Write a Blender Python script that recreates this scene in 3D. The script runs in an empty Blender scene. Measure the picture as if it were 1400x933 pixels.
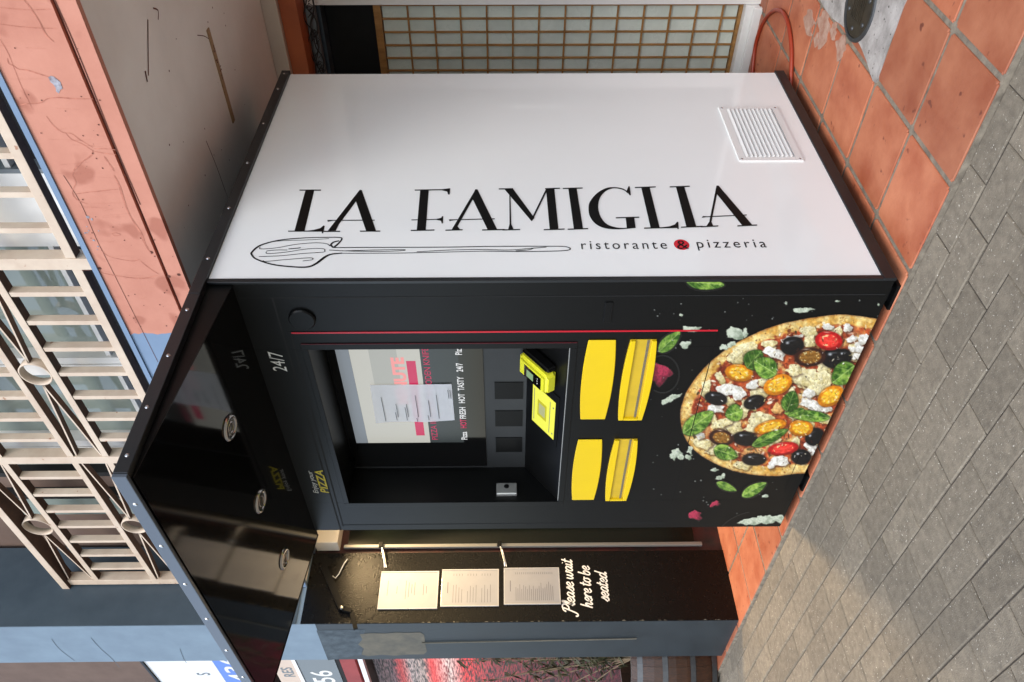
import bpy, bmesh, math, random
import numpy as np
from mathutils import Vector, Matrix
random.seed(7); RNG = np.random.RandomState(11)
S = bpy.context.scene
COL = S.collection

# ------------------------------------------------------------------ camera
# the photograph was taken with the phone held upright and is shown lying on its side
RT = np.array([[0.70075606, 0.00201656, -0.71339812],
               [0.71337469, -0.01056362, 0.70070319],
               [-0.00612306, -0.99994217, -0.00884109]])
FOC = 1061.307
CAM = np.array([0.0, 0.0, 1.23])
cd = bpy.data.cameras.new('camera'); co = bpy.data.objects.new('camera', cd); COL.objects.link(co)
cd.sensor_fit = 'HORIZONTAL'; cd.sensor_width = 36.0; cd.lens = 36.0 * FOC / 1400.0
cd.clip_start = 0.05; cd.clip_end = 500
m = Matrix.Identity(4)
for i in range(3):
    m[i][0] = RT[i, 1]; m[i][1] = RT[i, 0]; m[i][2] = -RT[i, 2]; m[i][3] = CAM[i]
co.matrix_world = m
S.camera = co

# ------------------------------------------------------------------ light
SUN_DIR = Vector((-0.35, 0.75, -1.0)).normalized()      # the way the light travels: a veiled sun over the street
elev = math.asin(-SUN_DIR.z); azim = math.atan2(-SUN_DIR.x, -SUN_DIR.y)
W = bpy.data.worlds.new('World'); S.world = W; W.use_nodes = True
nt = W.node_tree; bg = nt.nodes['Background']
sky = nt.nodes.new('ShaderNodeTexSky'); sky.sky_type = 'NISHITA'; sky.sun_disc = False
sky.sun_elevation = elev; sky.sun_rotation = azim; sky.air_density = 1.0; sky.dust_density = 1.2; sky.ozone_density = 1.0
hz = nt.nodes.new('ShaderNodeHueSaturation'); hz.inputs['Saturation'].default_value = 0.68     # thin cloud takes the blue out
nt.links.new(sky.outputs[0], hz.inputs['Color']); nt.links.new(hz.outputs[0], bg.inputs[0]); bg.inputs[1].default_value = 0.15
sl = bpy.data.lights.new('sun', 'SUN'); sl.energy = 0.9; sl.angle = math.radians(30); sl.color = (1.0, 0.985, 0.97)
so = bpy.data.objects.new('sun', sl); COL.objects.link(so)
so.rotation_euler = SUN_DIR.to_track_quat('-Z', 'Y').to_euler(); so.location = (0, -10, 12)
S.view_settings.view_transform = 'Standard'; S.view_settings.look = 'None'
S.view_settings.gamma = 1.0; S.view_settings.use_curve_mapping = False
S.view_settings.exposure = 1.16
S.render.engine = 'CYCLES'

# ------------------------------------------------------------------ helpers
def at(px, py, ax, val):
    """the point of the plane (axis ax = val) seen at a place of the photograph"""
    d = RT @ np.array([(933 - py - 466.5) / FOC, (px - 700.0) / FOC, 1.0])
    t = (val - CAM[ax]) / d[ax]
    return CAM + t * d
def zoomer(ox, oy, s): return lambda x, y: (ox + x * s, oy + y * s)

def lin(c):
    c = c / 255.0
    return c / 12.92 if c <= 0.04045 else ((c + 0.055) / 1.055) ** 2.4
def rgb(r, g, b): return (lin(r), lin(g), lin(b))

def mat(name, base, rough=0.6, metal=0.0, var=0.0, scale=8.0, base2=None, bump=0.0, bscale=60.0, rnd=0.0,
        coat=0.0, spec=0.5, emit=None, estr=1.0, speck=None, stretch=None, alpha=None, trans=0.0, detail=6.0):
    M = bpy.data.materials.new(name); M.use_nodes = True
    t = M.node_tree; b = t.nodes['Principled BSDF']
    b.inputs['Roughness'].default_value = rough; b.inputs['Metallic'].default_value = metal
    b.inputs['Specular IOR Level'].default_value = spec; b.inputs['Coat Weight'].default_value = coat
    b.inputs['Coat Roughness'].default_value = 0.06
    b.inputs['Transmission Weight'].default_value = trans
    col = None
    def N(k): return t.nodes.new(k)
    co_ = N('ShaderNodeTexCoord')
    vec = co_.outputs['Object']
    if stretch:
        mp = N('ShaderNodeMapping'); mp.inputs['Scale'].default_value = stretch
        t.links.new(vec, mp.inputs[0]); vec = mp.outputs[0]
    if rnd:
        oi = N('ShaderNodeObjectInfo')
        ad = N('ShaderNodeVectorMath'); ad.operation = 'MULTIPLY_ADD'
        cmb = N('ShaderNodeCombineXYZ')
        for i_ in range(3): t.links.new(oi.outputs['Random'], cmb.inputs[i_])
        t.links.new(cmb.outputs[0], ad.inputs[0]); ad.inputs[1].default_value = (37, 53, 71)
        t.links.new(vec, ad.inputs[2]); vec = ad.outputs[0]
    b.inputs['Base Color'].default_value = (*base, 1)
    if var or base2:
        n = N('ShaderNodeTexNoise'); n.inputs['Scale'].default_value = scale; n.inputs['Detail'].default_value = detail
        n.inputs['Roughness'].default_value = 0.6
        t.links.new(vec, n.inputs['Vector'])
        r = N('ShaderNodeMapRange'); r.inputs[1].default_value = 0.32; r.inputs[2].default_value = 0.68
        t.links.new(n.outputs['Fac'], r.inputs[0])
        mx = N('ShaderNodeMix'); mx.data_type = 'RGBA'
        if base2 is None: base2 = tuple(c * (1 - var) for c in base)
        mx.inputs[6].default_value = (*base, 1); mx.inputs[7].default_value = (*base2, 1)
        t.links.new(r.outputs[0], mx.inputs[0]); col = mx.outputs[2]
        if rough > 0.05:
            rr = N('ShaderNodeMapRange'); rr.inputs[3].default_value = rough * 0.85; rr.inputs[4].default_value = min(1, rough * 1.15)
            t.links.new(n.outputs['Fac'], rr.inputs[0]); t.links.new(rr.outputs[0], b.inputs['Roughness'])
    if speck:
        sc, thr, c_ = speck
        n2 = N('ShaderNodeTexNoise'); n2.inputs['Scale'].default_value = sc; n2.inputs['Detail'].default_value = 2
        t.links.new(vec, n2.inputs['Vector'])
        r2 = N('ShaderNodeMapRange'); r2.inputs[1].default_value = thr; r2.inputs[2].default_value = thr + 0.06
        t.links.new(n2.outputs['Fac'], r2.inputs[0])
        m2 = N('ShaderNodeMix'); m2.data_type = 'RGBA'
        m2.inputs[6].default_value = (*base, 1); m2.inputs[7].default_value = (*c_, 1)
        if col: t.links.new(col, m2.inputs[6])
        t.links.new(r2.outputs[0], m2.inputs[0]); col = m2.outputs[2]
    if rnd:
        hv = N('ShaderNodeHueSaturation')
        mr = N('ShaderNodeMapRange'); mr.inputs[3].default_value = 1 - rnd; mr.inputs[4].default_value = 1 + rnd
        t.links.new(oi.outputs['Random'], mr.inputs[0]); t.links.new(mr.outputs[0], hv.inputs['Value'])
        hv.inputs['Color'].default_value = (*base, 1)
        if col: t.links.new(col, hv.inputs['Color'])
        col = hv.outputs[0]
    if col: t.links.new(col, b.inputs['Base Color'])
    if bump:
        n3 = N('ShaderNodeTexNoise'); n3.inputs['Scale'].default_value = bscale; n3.inputs['Detail'].default_value = 5
        t.links.new(vec, n3.inputs['Vector'])
        bp_ = N('ShaderNodeBump'); bp_.inputs['Strength'].default_value = bump; bp_.inputs['Distance'].default_value = 0.004
        t.links.new(n3.outputs['Fac'], bp_.inputs['Height']); t.links.new(bp_.outputs[0], b.inputs['Normal'])
    if emit:
        b.inputs['Emission Color'].default_value = (*emit, 1); b.inputs['Emission Strength'].default_value = estr
    if alpha is not None: b.inputs['Alpha'].default_value = alpha
    return M

def obj(name, verts, faces, material, parent=None, smooth=False):
    me = bpy.data.meshes.new(name); me.from_pydata([tuple(map(float, v)) for v in verts], [], faces); me.update()
    if material: me.materials.append(material)
    if smooth:
        for p in me.polygons: p.use_smooth = True
    o = bpy.data.objects.new(name, me); COL.objects.link(o)
    if parent: o.parent = parent
    return o
class MB:
    def __init__(s): s.v = []; s.f = []
    def add(s, v, f):
        n = len(s.v); s.v += [tuple(p) for p in v]; s.f += [[n + i for i in q] for q in f]; return s
    def box(s, x0, x1, y0, y1, z0, z1, bev=0.0):
        x0, x1 = min(x0, x1), max(x0, x1); y0, y1 = min(y0, y1), max(y0, y1); z0, z1 = min(z0, z1), max(z0, z1)
        if bev <= 0:
            v = [(x, y, z) for x in (x0, x1) for y in (y0, y1) for z in (z0, z1)]
            return s.add(v, [(0, 1, 3, 2), (4, 6, 7, 5), (0, 4, 5, 1), (2, 3, 7, 6), (0, 2, 6, 4), (1, 5, 7, 3)])
        bm = bmesh.new(); bmesh.ops.create_cube(bm, size=1)
        for q in bm.verts: q.co = ((x0 + x1) / 2 + q.co.x * (x1 - x0), (y0 + y1) / 2 + q.co.y * (y1 - y0), (z0 + z1) / 2 + q.co.z * (z1 - z0))
        bmesh.ops.bevel(bm, geom=bm.edges[:], offset=bev, segments=2, affect='EDGES', profile=0.5)
        bm.verts.ensure_lookup_table(); bm.verts.index_update()
        s.add([tuple(q.co) for q in bm.verts], [[q.index for q in f.verts] for f in bm.faces]); bm.free(); return s
    def tube(s, pts, r, n=8, caps=True):
        pts = [Vector(p) for p in pts]; rs = r if isinstance(r, (list, tuple)) else [r] * len(pts)
        rings = []; up = None
        for i, p in enumerate(pts):
            d = (pts[min(i + 1, len(pts) - 1)] - pts[max(i - 1, 0)]).normalized()
            if up is None: up = d.orthogonal().normalized()
            up = (up - d * up.dot(d)).normalized(); sd = d.cross(up)
            rings.append([p + (up * math.cos(a) + sd * math.sin(a)) * rs[i] for a in [2 * math.pi * k / n for k in range(n)]])
        v = [q for g in rings for q in g]; f = []
        for i in range(len(pts) - 1):
            for k in range(n):
                f.append((i * n + k, i * n + (k + 1) % n, (i + 1) * n + (k + 1) % n, (i + 1) * n + k))
        if caps: f.append(list(range(n))[::-1]); f.append([(len(pts) - 1) * n + k for k in range(n)])
        return s.add(v, f)
    def lathe(s, c, prof, n=24, M=None):
        v = []; f = []
        for (r, z) in prof:
            for k in range(n):
                a = 2 * math.pi * k / n; p = Vector((r * math.cos(a), r * math.sin(a), z))
                if M: p = M @ p
                v.append(tuple(p + Vector(c)))
        for i in range(len(prof) - 1):
            for k in range(n): f.append((i * n + k, i * n + (k + 1) % n, (i + 1) * n + (k + 1) % n, (i + 1) * n + k))
        return s.add(v, f)
    def prism(s, poly, axis, a, b):
        """poly: 2-D points in the two other axes, extruded along axis from a to b"""
        def P(p, w):
            q = list(p); q.insert(axis, w); return tuple(q)
        n = len(poly); v = [P(p, a) for p in poly] + [P(p, b) for p in poly]
        f = [list(range(n)), list(range(n, 2 * n))[::-1]] + [(i, n + i, n + (i + 1) % n, (i + 1) % n) for i in range(n)]
        return s.add(v, f)
    def build(s, name, material, parent=None, smooth=False): 
        o = obj(name, s.v, s.f, material, parent, smooth)
        bm = bmesh.new(); bm.from_mesh(o.data); bmesh.ops.recalc_face_normals(bm, faces=bm.faces[:]); bm.to_mesh(o.data); bm.free()
        return o
def B(name, material, parent, *a, bev=0.0): return MB().box(*a, bev=bev).build(name, material, parent)
def empty(name, loc=(0, 0, 0)):
    o = bpy.data.objects.new(name, None); COL.objects.link(o); o.location = loc; o.empty_display_size = 0.2; return o
def tag(o, label, cat=None, group=None, kind=None):
    if label: o['label'] = label
    if cat: o['category'] = cat
    if group: o['group'] = group
    if kind: o['kind'] = kind
    return o
def smooth_curve(p, n=6, closed=False):
    p = [np.array(q, float) for q in p]; out = []
    m_ = len(p)
    rng = range(m_) if closed else range(m_ - 1)
    for i in rng:
        if closed: a, b, c, d = p[(i - 1) % m_], p[i], p[(i + 1) % m_], p[(i + 2) % m_]
        else: a, b, c, d = p[max(i - 1, 0)], p[i], p[i + 1], p[min(i + 2, m_ - 1)]
        for k in range(n):
            t = k / n
            out.append(0.5 * ((2 * b) + (-a + c) * t + (2 * a - 5 * b + 4 * c - d) * t * t + (-a + 3 * b - 3 * c + d) * t ** 3))
    if not closed: out.append(p[-1])
    return out
class Flat:
    """flat print: polygons and strokes in 2-D, laid on a plane by a mapping (u, v, lift) -> point"""
    def __init__(s, fn, lift=0.0012, step=0.00002): s.fn = fn; s.mb = MB(); s.l = lift; s.st = step
    def poly(s, pts):
        s.l += s.st; n = len(pts); s.mb.add([s.fn(p[0], p[1], s.l) for p in pts], [list(range(n))]); return s
    def stroke(s, pts, w, curve=True, n=5):
        pts = smooth_curve(pts, n) if curve and len(pts) > 2 else [np.array(p, float) for p in pts]
        ws = w if isinstance(w, (list, tuple)) else None
        s.l += s.st; L = []; Rr = []
        for i, p in enumerate(pts):
            d = pts[min(i + 1, len(pts) - 1)] - pts[max(i - 1, 0)]; d = d / (np.linalg.norm(d) + 1e-9)
            nn = np.array([-d[1], d[0]]); hw = (np.interp(i / (len(pts) - 1), np.linspace(0, 1, len(ws)), ws) if ws else w) / 2
            L.append(p + nn * hw); Rr.append(p - nn * hw)
        v = [s.fn(q[0], q[1], s.l) for q in L + Rr]; m_ = len(pts)
        s.mb.add(v, [(i, i + 1, m_ + i + 1, m_ + i) for i in range(m_ - 1)]); return s
    def disc(s, c, r, n=20, ry=None):
        ry = ry or r
        return s.poly([(c[0] + r * math.cos(2 * math.pi * k / n), c[1] + ry * math.sin(2 * math.pi * k / n)) for k in range(n)])
    def text(s, txt, x, y, size, sx=1.0, shear=0.0, space=1.0, align='LEFT', bold=0.0, fit=None):
        cu = bpy.data.curves.new('t', 'FONT'); cu.body = txt; cu.size = size; cu.space_character = space; cu.align_x = align
        cu.offset = bold; cu.resolution_u = 4
        o = bpy.data.objects.new('t', cu); COL.objects.link(o)
        me = bpy.data.meshes.new_from_object(o)
        if fit: sx = fit / (max(v.co.x for v in me.vertices) - min(v.co.x for v in me.vertices))
        s.l += s.st
        s.mb.add([s.fn(x + (v.co.x + shear * v.co.y) * sx, y + v.co.y, s.l) for v in me.vertices], [list(p.vertices) for p in me.polygons])
        bpy.data.objects.remove(o); bpy.data.curves.remove(cu); bpy.data.meshes.remove(me); return s
    def build(s, name, material, parent): return obj(name, s.mb.v, s.mb.f, material, parent)

# ------------------------------------------------------------------ materials
M = {}
M['black'] = mat('satin_black', (0.0045, 0.0047, 0.0047), 0.36, var=0.25, scale=3, spec=0.22, bump=0.02, bscale=400)
M['gloss'] = mat('gloss_black', (0.004, 0.004, 0.004), 0.07, spec=0.45, bump=0.008, bscale=6)
M['trim'] = mat('black_trim', (0.012, 0.014, 0.016), 0.35, var=0.2, scale=20)
M['white'] = mat('white_panel', (0.865, 0.885, 0.87), 0.07, spec=0.6, bump=0.014, bscale=2.5, var=0.03, scale=2.2)
M['vent'] = mat('white_vent', (0.74, 0.74, 0.72), 0.45)
M['ink'] = mat('black_ink', (0.004, 0.004, 0.004), 0.35, spec=0.2)
M['redink'] = mat('red_ink', rgb(205, 25, 45), 0.25)
M['redstrip'] = mat('red_strip', rgb(190, 20, 40), 0.3)
M['film'] = mat('black_film', (0.003, 0.0032, 0.0034), 0.22, spec=0.12)
M['yellow'] = mat('yellow_plastic', rgb(226, 192, 2), 0.38, var=0.04, scale=9)
M['yellow2'] = mat('yellow_tray', rgb(206, 172, 34), 0.5, var=0.15, scale=14)
M['pale'] = mat('terminal_yellow', rgb(226, 224, 50), 0.3)
M['steel'] = mat('steel', (0.55, 0.55, 0.55), 0.22, metal=1.0)
M['lamp'] = mat('lamp_glass', (0.10, 0.095, 0.08), 0.12, spec=0.7)
M['chalk'] = mat('white_print', (0.75, 0.75, 0.72), 0.5)
M['gold'] = mat('yellow_print', rgb(205, 185, 30), 0.5)
M['paper'] = mat('paper', (0.95, 0.95, 0.97), 0.7, var=0.06, scale=30)
M['menu'] = mat('menu_paper', (0.28, 0.285, 0.30), 0.35, var=0.06, scale=20)
M['acrylic'] = mat('acrylic', (0.40, 0.40, 0.40), 0.12, spec=0.6)
M['greyink'] = mat('grey_ink', (0.12, 0.12, 0.14), 0.7)
M['pink'] = mat('salmon_paint', rgb(186, 122, 101), 0.75, base2=rgb(202, 140, 119), scale=5.0, speck=(7, 0.60, rgb(172, 108, 88)), bump=0.15, bscale=40)
M['pinkdirt'] = mat('brown_stain', rgb(158, 98, 80), 0.85, base2=rgb(204, 134, 112), scale=40)
M['darkdirt'] = mat('dark_stain', rgb(74, 42, 32), 0.9, base2=rgb(110, 62, 48), scale=30)
M['bluefascia'] = mat('blue_grey_paint', rgb(120, 143, 170), 0.7, base2=rgb(112, 134, 160), scale=4, bump=0.06, bscale=30)
M['column'] = mat('column_paint', rgb(120, 140, 156), 0.7, base2=rgb(110, 128, 144), scale=5, bump=0.08, bscale=40)
M['slate'] = mat('slate_paint', rgb(58, 72, 82), 0.55, base2=rgb(70, 84, 94), scale=6, bump=0.08, bscale=40)
M['pillarblack'] = mat('black_textured_paint', (0.0028, 0.0027, 0.0026), 0.28, var=0.4, scale=30, bump=0.5, bscale=130, spec=0.22)
M['plaster'] = mat('bare_plaster', rgb(104, 100, 88), 0.85, base2=rgb(84, 84, 78), scale=12, bump=0.2)
M['soffit'] = mat('soffit_paint', rgb(238, 236, 228), 0.6, base2=rgb(220, 216, 207), scale=1.6, bump=0.05, bscale=20)
M['tan'] = mat('tan_timber', rgb(178, 150, 112), 0.8, base2=rgb(140, 112, 82), scale=30, stretch=(2, 20, 20))
M['offwhite'] = mat('offwhite_paint', rgb(206, 198, 184), 0.6, var=0.1, scale=6)
M['orange'] = mat('rust_orange_paint', rgb(176, 92, 48), 0.6, base2=rgb(150, 76, 42), scale=4)
M['dark'] = mat('dark_interior', (0.006, 0.006, 0.006), 0.8, var=0.3, scale=5)
M['whiteframe'] = mat('white_frame', (0.76, 0.75, 0.71), 0.4, var=0.05, scale=8)
M['wood'] = mat('lattice_wood', rgb(168, 124, 70), 0.5, base2=rgb(132, 94, 50), scale=40, stretch=(1, 1, 0.2))
M['frost'] = mat('frosted_pane', rgb(214, 222, 210), 0.28, base2=rgb(190, 198, 186), scale=5, rnd=0.05, spec=0.6)
M['cream'] = mat('cream_metal_paint', rgb(216, 198, 176), 0.5, base2=rgb(198, 176, 154), scale=10, speck=(34, 0.70, rgb(172, 128, 100)), bump=0.05)
M['umber'] = mat('shaded_underside', rgb(70, 50, 40), 0.8, base2=rgb(92, 66, 52), scale=30)  # darker brown for railing undersides, shade put into the colour
M['winglass'] = mat('window_glass', rgb(142, 154, 148), 0.05, base2=rgb(124, 136, 130), scale=1.2, spec=0.9)
M['winglass2'] = mat('curtained_glass', rgb(150, 172, 176), 0.06, base2=rgb(128, 138, 138), scale=2, spec=0.9)
M['curtain'] = mat('white_blind', (0.90, 0.89, 0.85), 0.5, var=0.06, scale=4)
M['brown'] = mat('brown_render', rgb(108, 88, 76), 0.8, base2=rgb(96, 78, 68), scale=5)
M['tile'] = mat('terracotta', rgb(150, 78, 50), 0.55, base2=rgb(182, 116, 84), scale=6, detail=11, rnd=0.22, bump=0.22, bscale=45, speck=(26, 0.68, rgb(120, 62, 44)))
M['mortar'] = mat('mortar', rgb(140, 130, 114), 0.9, base2=rgb(100, 92, 80), scale=30, bump=0.4, bscale=120)
M['concrete'] = mat('concrete_patch', rgb(176, 172, 168), 0.85, base2=rgb(128, 124, 120), scale=14, bump=0.5, bscale=90, speck=(60, 0.66, rgb(70, 66, 62)))
M['paver'] = mat('paver_concrete', rgb(132, 123, 107), 0.88, base2=rgb(108, 100, 87), scale=40, rnd=0.14, bump=0.6, bscale=240, speck=(150, 0.675, rgb(196, 190, 176)), detail=8)
M['joint'] = mat('joint_sand', rgb(52, 47, 41), 0.95, base2=rgb(84, 78, 70), scale=40)
M['asphalt'] = mat('asphalt', (0.05, 0.05, 0.05), 0.9, var=0.2, scale=40, bump=0.4, bscale=150)
M['splash'] = mat('mortar_smear', rgb(176, 148, 132), 0.85, base2=rgb(150, 108, 88), scale=30)
M['drain'] = mat('drain_metal', rgb(74, 66, 52), 0.5, metal=0.6, base2=rgb(58, 52, 42), scale=20)
M['hose'] = mat('orange_hose', rgb(150, 52, 26), 0.4, var=0.15, scale=30)
M['wire'] = mat('black_wire', (0.015, 0.013, 0.012), 0.6)
M['barrel'] = mat('oak_stave', rgb(66, 38, 20), 0.42, base2=rgb(36, 20, 11), scale=30, stretch=(6, 6, 0.8), rnd=0.08, bump=0.3)
M['barrelgrey'] = mat('weathered_oak', rgb(140, 134, 126), 0.8, base2=rgb(104, 98, 92), scale=30, stretch=(6, 6, 1))
M['hoop'] = mat('galvanised_hoop', rgb(84, 86, 88), 0.5, metal=0.7, var=0.2, scale=20)
M['leaf'] = mat('olive_leaf', rgb(48, 56, 34), 0.6, base2=rgb(78, 72, 48), scale=10)
M['twig'] = mat('twig', rgb(120, 104, 82), 0.8)
M['pvc'] = mat('dark_green_blind', rgb(4, 6, 5), 0.25, base2=rgb(8, 14, 9), scale=2, spec=0.25)
M['rail'] = mat('blind_rail', (0.20, 0.20, 0.19), 0.45, metal=0.5)
M['alu'] = mat('aluminium', (0.6, 0.6, 0.58), 0.35, metal=0.8)
M['shopred'] = mat('red_paint', rgb(150, 34, 28), 0.5, var=0.3, scale=6)
M['signwhite'] = mat('sign_white', (0.78, 0.80, 0.82), 0.35)
M['signblue'] = mat('sign_blue', rgb(84, 124, 206), 0.35)
M['signgrey'] = mat('sign_grey', rgb(110, 118, 122), 0.45)
M['signbeige'] = mat('sign_beige', rgb(206, 186, 168), 0.5)

# ------------------------------------------------------------------ planes of the place
FY = 1.763      # front of the machine, edge of the tiles
SX = -1.535     # its white side
KL, KB, KZ = -2.95, 3.09, 2.157
SOF = 2.31; FAS = 2.0; BW = 3.719
PX, PY0, PY1, PX1 = -3.921, 1.793, 2.20, -4.375

# ================================================================== SETTING
tag(B('ground', M['asphalt'], None, -80, 80, -80, 80, -0.30, -0.14), None, kind='structure')
# ---- pavement of concrete pavers, laid in running bond along the shop fronts
pavement = B('pavement', M['joint'], None, -9.0, 3.5, -3.2, FY - 0.001, -0.14, -0.006)
tag(pavement, None, kind='structure')
def paver_mesh(L, Wd):
    mb = MB().box(-L / 2, L / 2, -Wd / 2, Wd / 2, -0.04, 0.0)
    me = bpy.data.meshes.new('paver')
    h, b_ = 0.0, 0.0035
    v = [(-L/2, -Wd/2, -.04), (L/2, -Wd/2, -.04), (L/2, Wd/2, -.04), (-L/2, Wd/2, -.04),
         (-L/2, -Wd/2, -b_), (L/2, -Wd/2, -b_), (L/2, Wd/2, -b_), (-L/2, Wd/2, -b_),
         (-L/2+b_, -Wd/2+b_, 0), (L/2-b_, -Wd/2+b_, 0), (L/2-b_, Wd/2-b_, 0), (-L/2+b_, Wd/2-b_, 0)]
    f = [(8, 9, 10, 11)] + [(i, (i+1) % 4, 4+(i+1) % 4, 4+i) for i in range(4)] + [(4+i, 4+(i+1) % 4, 8+(i+1) % 4, 8+i) for i in range(4)]
    me.from_pydata(v, [], f); me.update(); me.materials.append(M['paver']); return me
PL, PW = 0.2255, 0.1138
pm = paver_mesh(PL - 0.003, PW - 0.0045); pm0 = paver_mesh(PL - 0.003, 0.0935)
rest = MB(); npav = 0
rows = [(FY - 0.0015 - 0.0935 / 2, pm0)] + [(FY - 0.098 - PW * (k + 0.5), pm) for k in range(40)]
for ri, (yc, me) in enumerate(rows):
    off = -1.136 if ri % 2 == 0 else -1.238
    for k in range(-33, 21):
        xj = off + k * PL + random.uniform(-.0012, .0012); xc = xj - PL / 2
        if xc < -8.8 or xc > 3.3: continue
        q = RT.T @ (np.array([xc, yc, 0]) - CAM)
        seen = q[2] > 0.2 and abs(q[0] / q[2]) < 0.50 and abs(q[1] / q[2]) < 0.74 and xc > -6.4
        z = random.uniform(-.002, .001)
        if seen:
            o = bpy.data.objects.new('paver', me); COL.objects.link(o); o.parent = pavement; o.location = (xc, yc, z)
            o.rotation_euler = (random.uniform(-.004, .004), random.uniform(-.004, .004), random.uniform(-.004, .004)); npav += 1
        else:
            n_ = len(me.vertices)
            rest.add([(v.co.x + xc, v.co.y + yc, v.co.z + z) for v in me.vertices], [list(p.vertices) for p in me.polygons])
tag(obj('paver_field', rest.v, rest.f, M['paver'], pavement), None, kind='stuff')
print('pavers', npav)
gr = MB(); rg_ = np.random.RandomState(5)
for i in range(900):
    x, y = rg_.uniform(-5.5, -.4), rg_.uniform(-.6, FY - .01); r = rg_.uniform(.0008, .0026)
    gr.add([(x + r, y, .001), (x - r, y + r, .001), (x - r, y - r, .001), (x, y, .001 + r * 1.4)], [(0, 1, 3), (1, 2, 3), (2, 0, 3)])
tag(gr.build('grit', mat('grit', rgb(190, 184, 170), .8, base2=rgb(120, 112, 100), scale=3), None), 'pale grit scattered over the grey pavers', 'grit', kind='stuff')
# ---- terracotta tiles
tfloor = B('tiled_floor', M['mortar'], None, -7.0, 3.5, FY, 8.0, -0.14, 0.0115); tag(tfloor, None, kind='structure')
TP = 0.3075; X0 = -0.902; Y0 = FY + 0.004
def tile_mesh(w, d):
    bm = bmesh.new(); bmesh.ops.create_cube(bm, size=1)
    for q in bm.verts: q.co = (q.co.x * w, q.co.y * d, q.co.z * 0.016 + 0.008)
    bmesh.ops.bevel(bm, geom=[e for e in bm.edges if abs(e.verts[0].co.z - e.verts[1].co.z) > .005], offset=0.006, segments=2, affect='EDGES')
    bmesh.ops.bevel(bm, geom=[e for e in bm.edges if e.verts[0].co.z > .01 and e.verts[1].co.z > .01], offset=0.0025, segments=1, affect='EDGES')
    me = bpy.data.meshes.new('tile'); bm.to_mesh(me); bm.free(); me.materials.append(M['tile']); return me
tm = tile_mesh(TP - 0.017, TP - 0.017); tm1 = tile_mesh(TP - 0.017, 0.283)
ys = [(Y0 + 0.144, tm1)] + [(Y0 + 0.293 + TP * (k + 0.5), tm) for k in range(6)]
for ri, (yc, me) in enumerate(ys):
    for k in range(-16, 10):
        o = bpy.data.objects.new('tile', me); COL.objects.link(o); o.parent = tfloor
        o.location = (X0 + TP * (k + 0.5), yc, random.uniform(-.001, .001)); o.rotation_euler = (random.uniform(-.003, .003), random.uniform(-.003, .003), random.choice([0, 1, 2, 3]) * math.pi / 2 * (1 if me is tm else 0) + random.uniform(-.004, .004))
B('edge_mortar', M['mortar'], tfloor, -7, 3.5, FY - 0.0008, FY + 0.004, -0.03, 0.013)
# ---- concrete round the floor drain
pp = [(-1.19, 3.02), (-1.205, 2.87), (-1.185, 2.72), (-1.172, 2.58), (-1.19, 2.47), (-1.213, 2.362), (-1.11, 2.368), (-1.0, 2.362), (-0.90, 2.366), (-0.905, 2.55), (-0.90, 2.66), (-0.96, 2.73), (-0.99, 2.84), (-1.06, 2.95), (-1.10, 3.05)]
MB().prism([(x, y) for x, y in smooth_curve(pp, 4, True)], 2, 0.010, 0.0195).build('mortar_patch', M['concrete'], tfloor)
splash = []
for (cx, cy, r) in [(-1.26, 2.90, .05), (-1.25, 2.70, .035), (-1.31, 3.05, .045), (-1.24, 2.80, .025), (-1.33, 2.93, .02)]:
    splash.append([(cx + r * (1.0 + (.9 if i % 3 == 0 else -.25) * RNG.rand()) * math.cos(i * .57), cy + r * (1.2 + (.9 if i % 2 else -.3) * RNG.rand()) * math.sin(i * .57)) for i in range(11)])
for s_ in splash: MB().prism([(x, y) for x, y in smooth_curve(s_, 3, True)], 2, 0.012, 0.0166).build('mortar_splash', M['splash'], tfloor)
dr = empty('drain_cover', (-1.075, 2.64, 0.0195)); tag(dr, 'dark metal round drain cover set in a grey concrete patch between the tiles', 'drain')
MB().lathe((0, 0, 0), [(0.0, 0.004), (0.098, 0.004), (0.106, 0.002)], 40).build('plate', M['drain'], dr)
MB().lathe((0, 0, 0), [(0.106, 0.0), (0.106, 0.006), (0.118, 0.006), (0.12, 0.0)], 40).build('rim', M['hoop'], dr)
for k in range(6): MB().lathe((.08 * math.cos(k * 1.047), .08 * math.sin(k * 1.047), .004), [(0, .004), (.006, .004), (.008, 0)], 8).build('bolt', M['hoop'], dr)
for k in range(-3, 4): B('ridge', M['drain'], dr, -.05, .05, k * .014 - .002, k * .014 + .002, .0038, .0062)

# ================================================================== BUILDING
bld = empty('building', (-3, 3, 0))
bld.location = (0, 0, 0)
tag(bld, 'shop building with salmon and blue grey fascia, balcony windows and a tiled recess', 'building')
B('soffit', M['soffit'], bld, -3.9, 3.5, FAS + 0.021, 3.52, SOF, SOF + 0.22)
B('soffit', M['soffit'], bld, -12, -3.921, FAS + 0.30, 3.52, SOF, SOF + 0.22)
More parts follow.
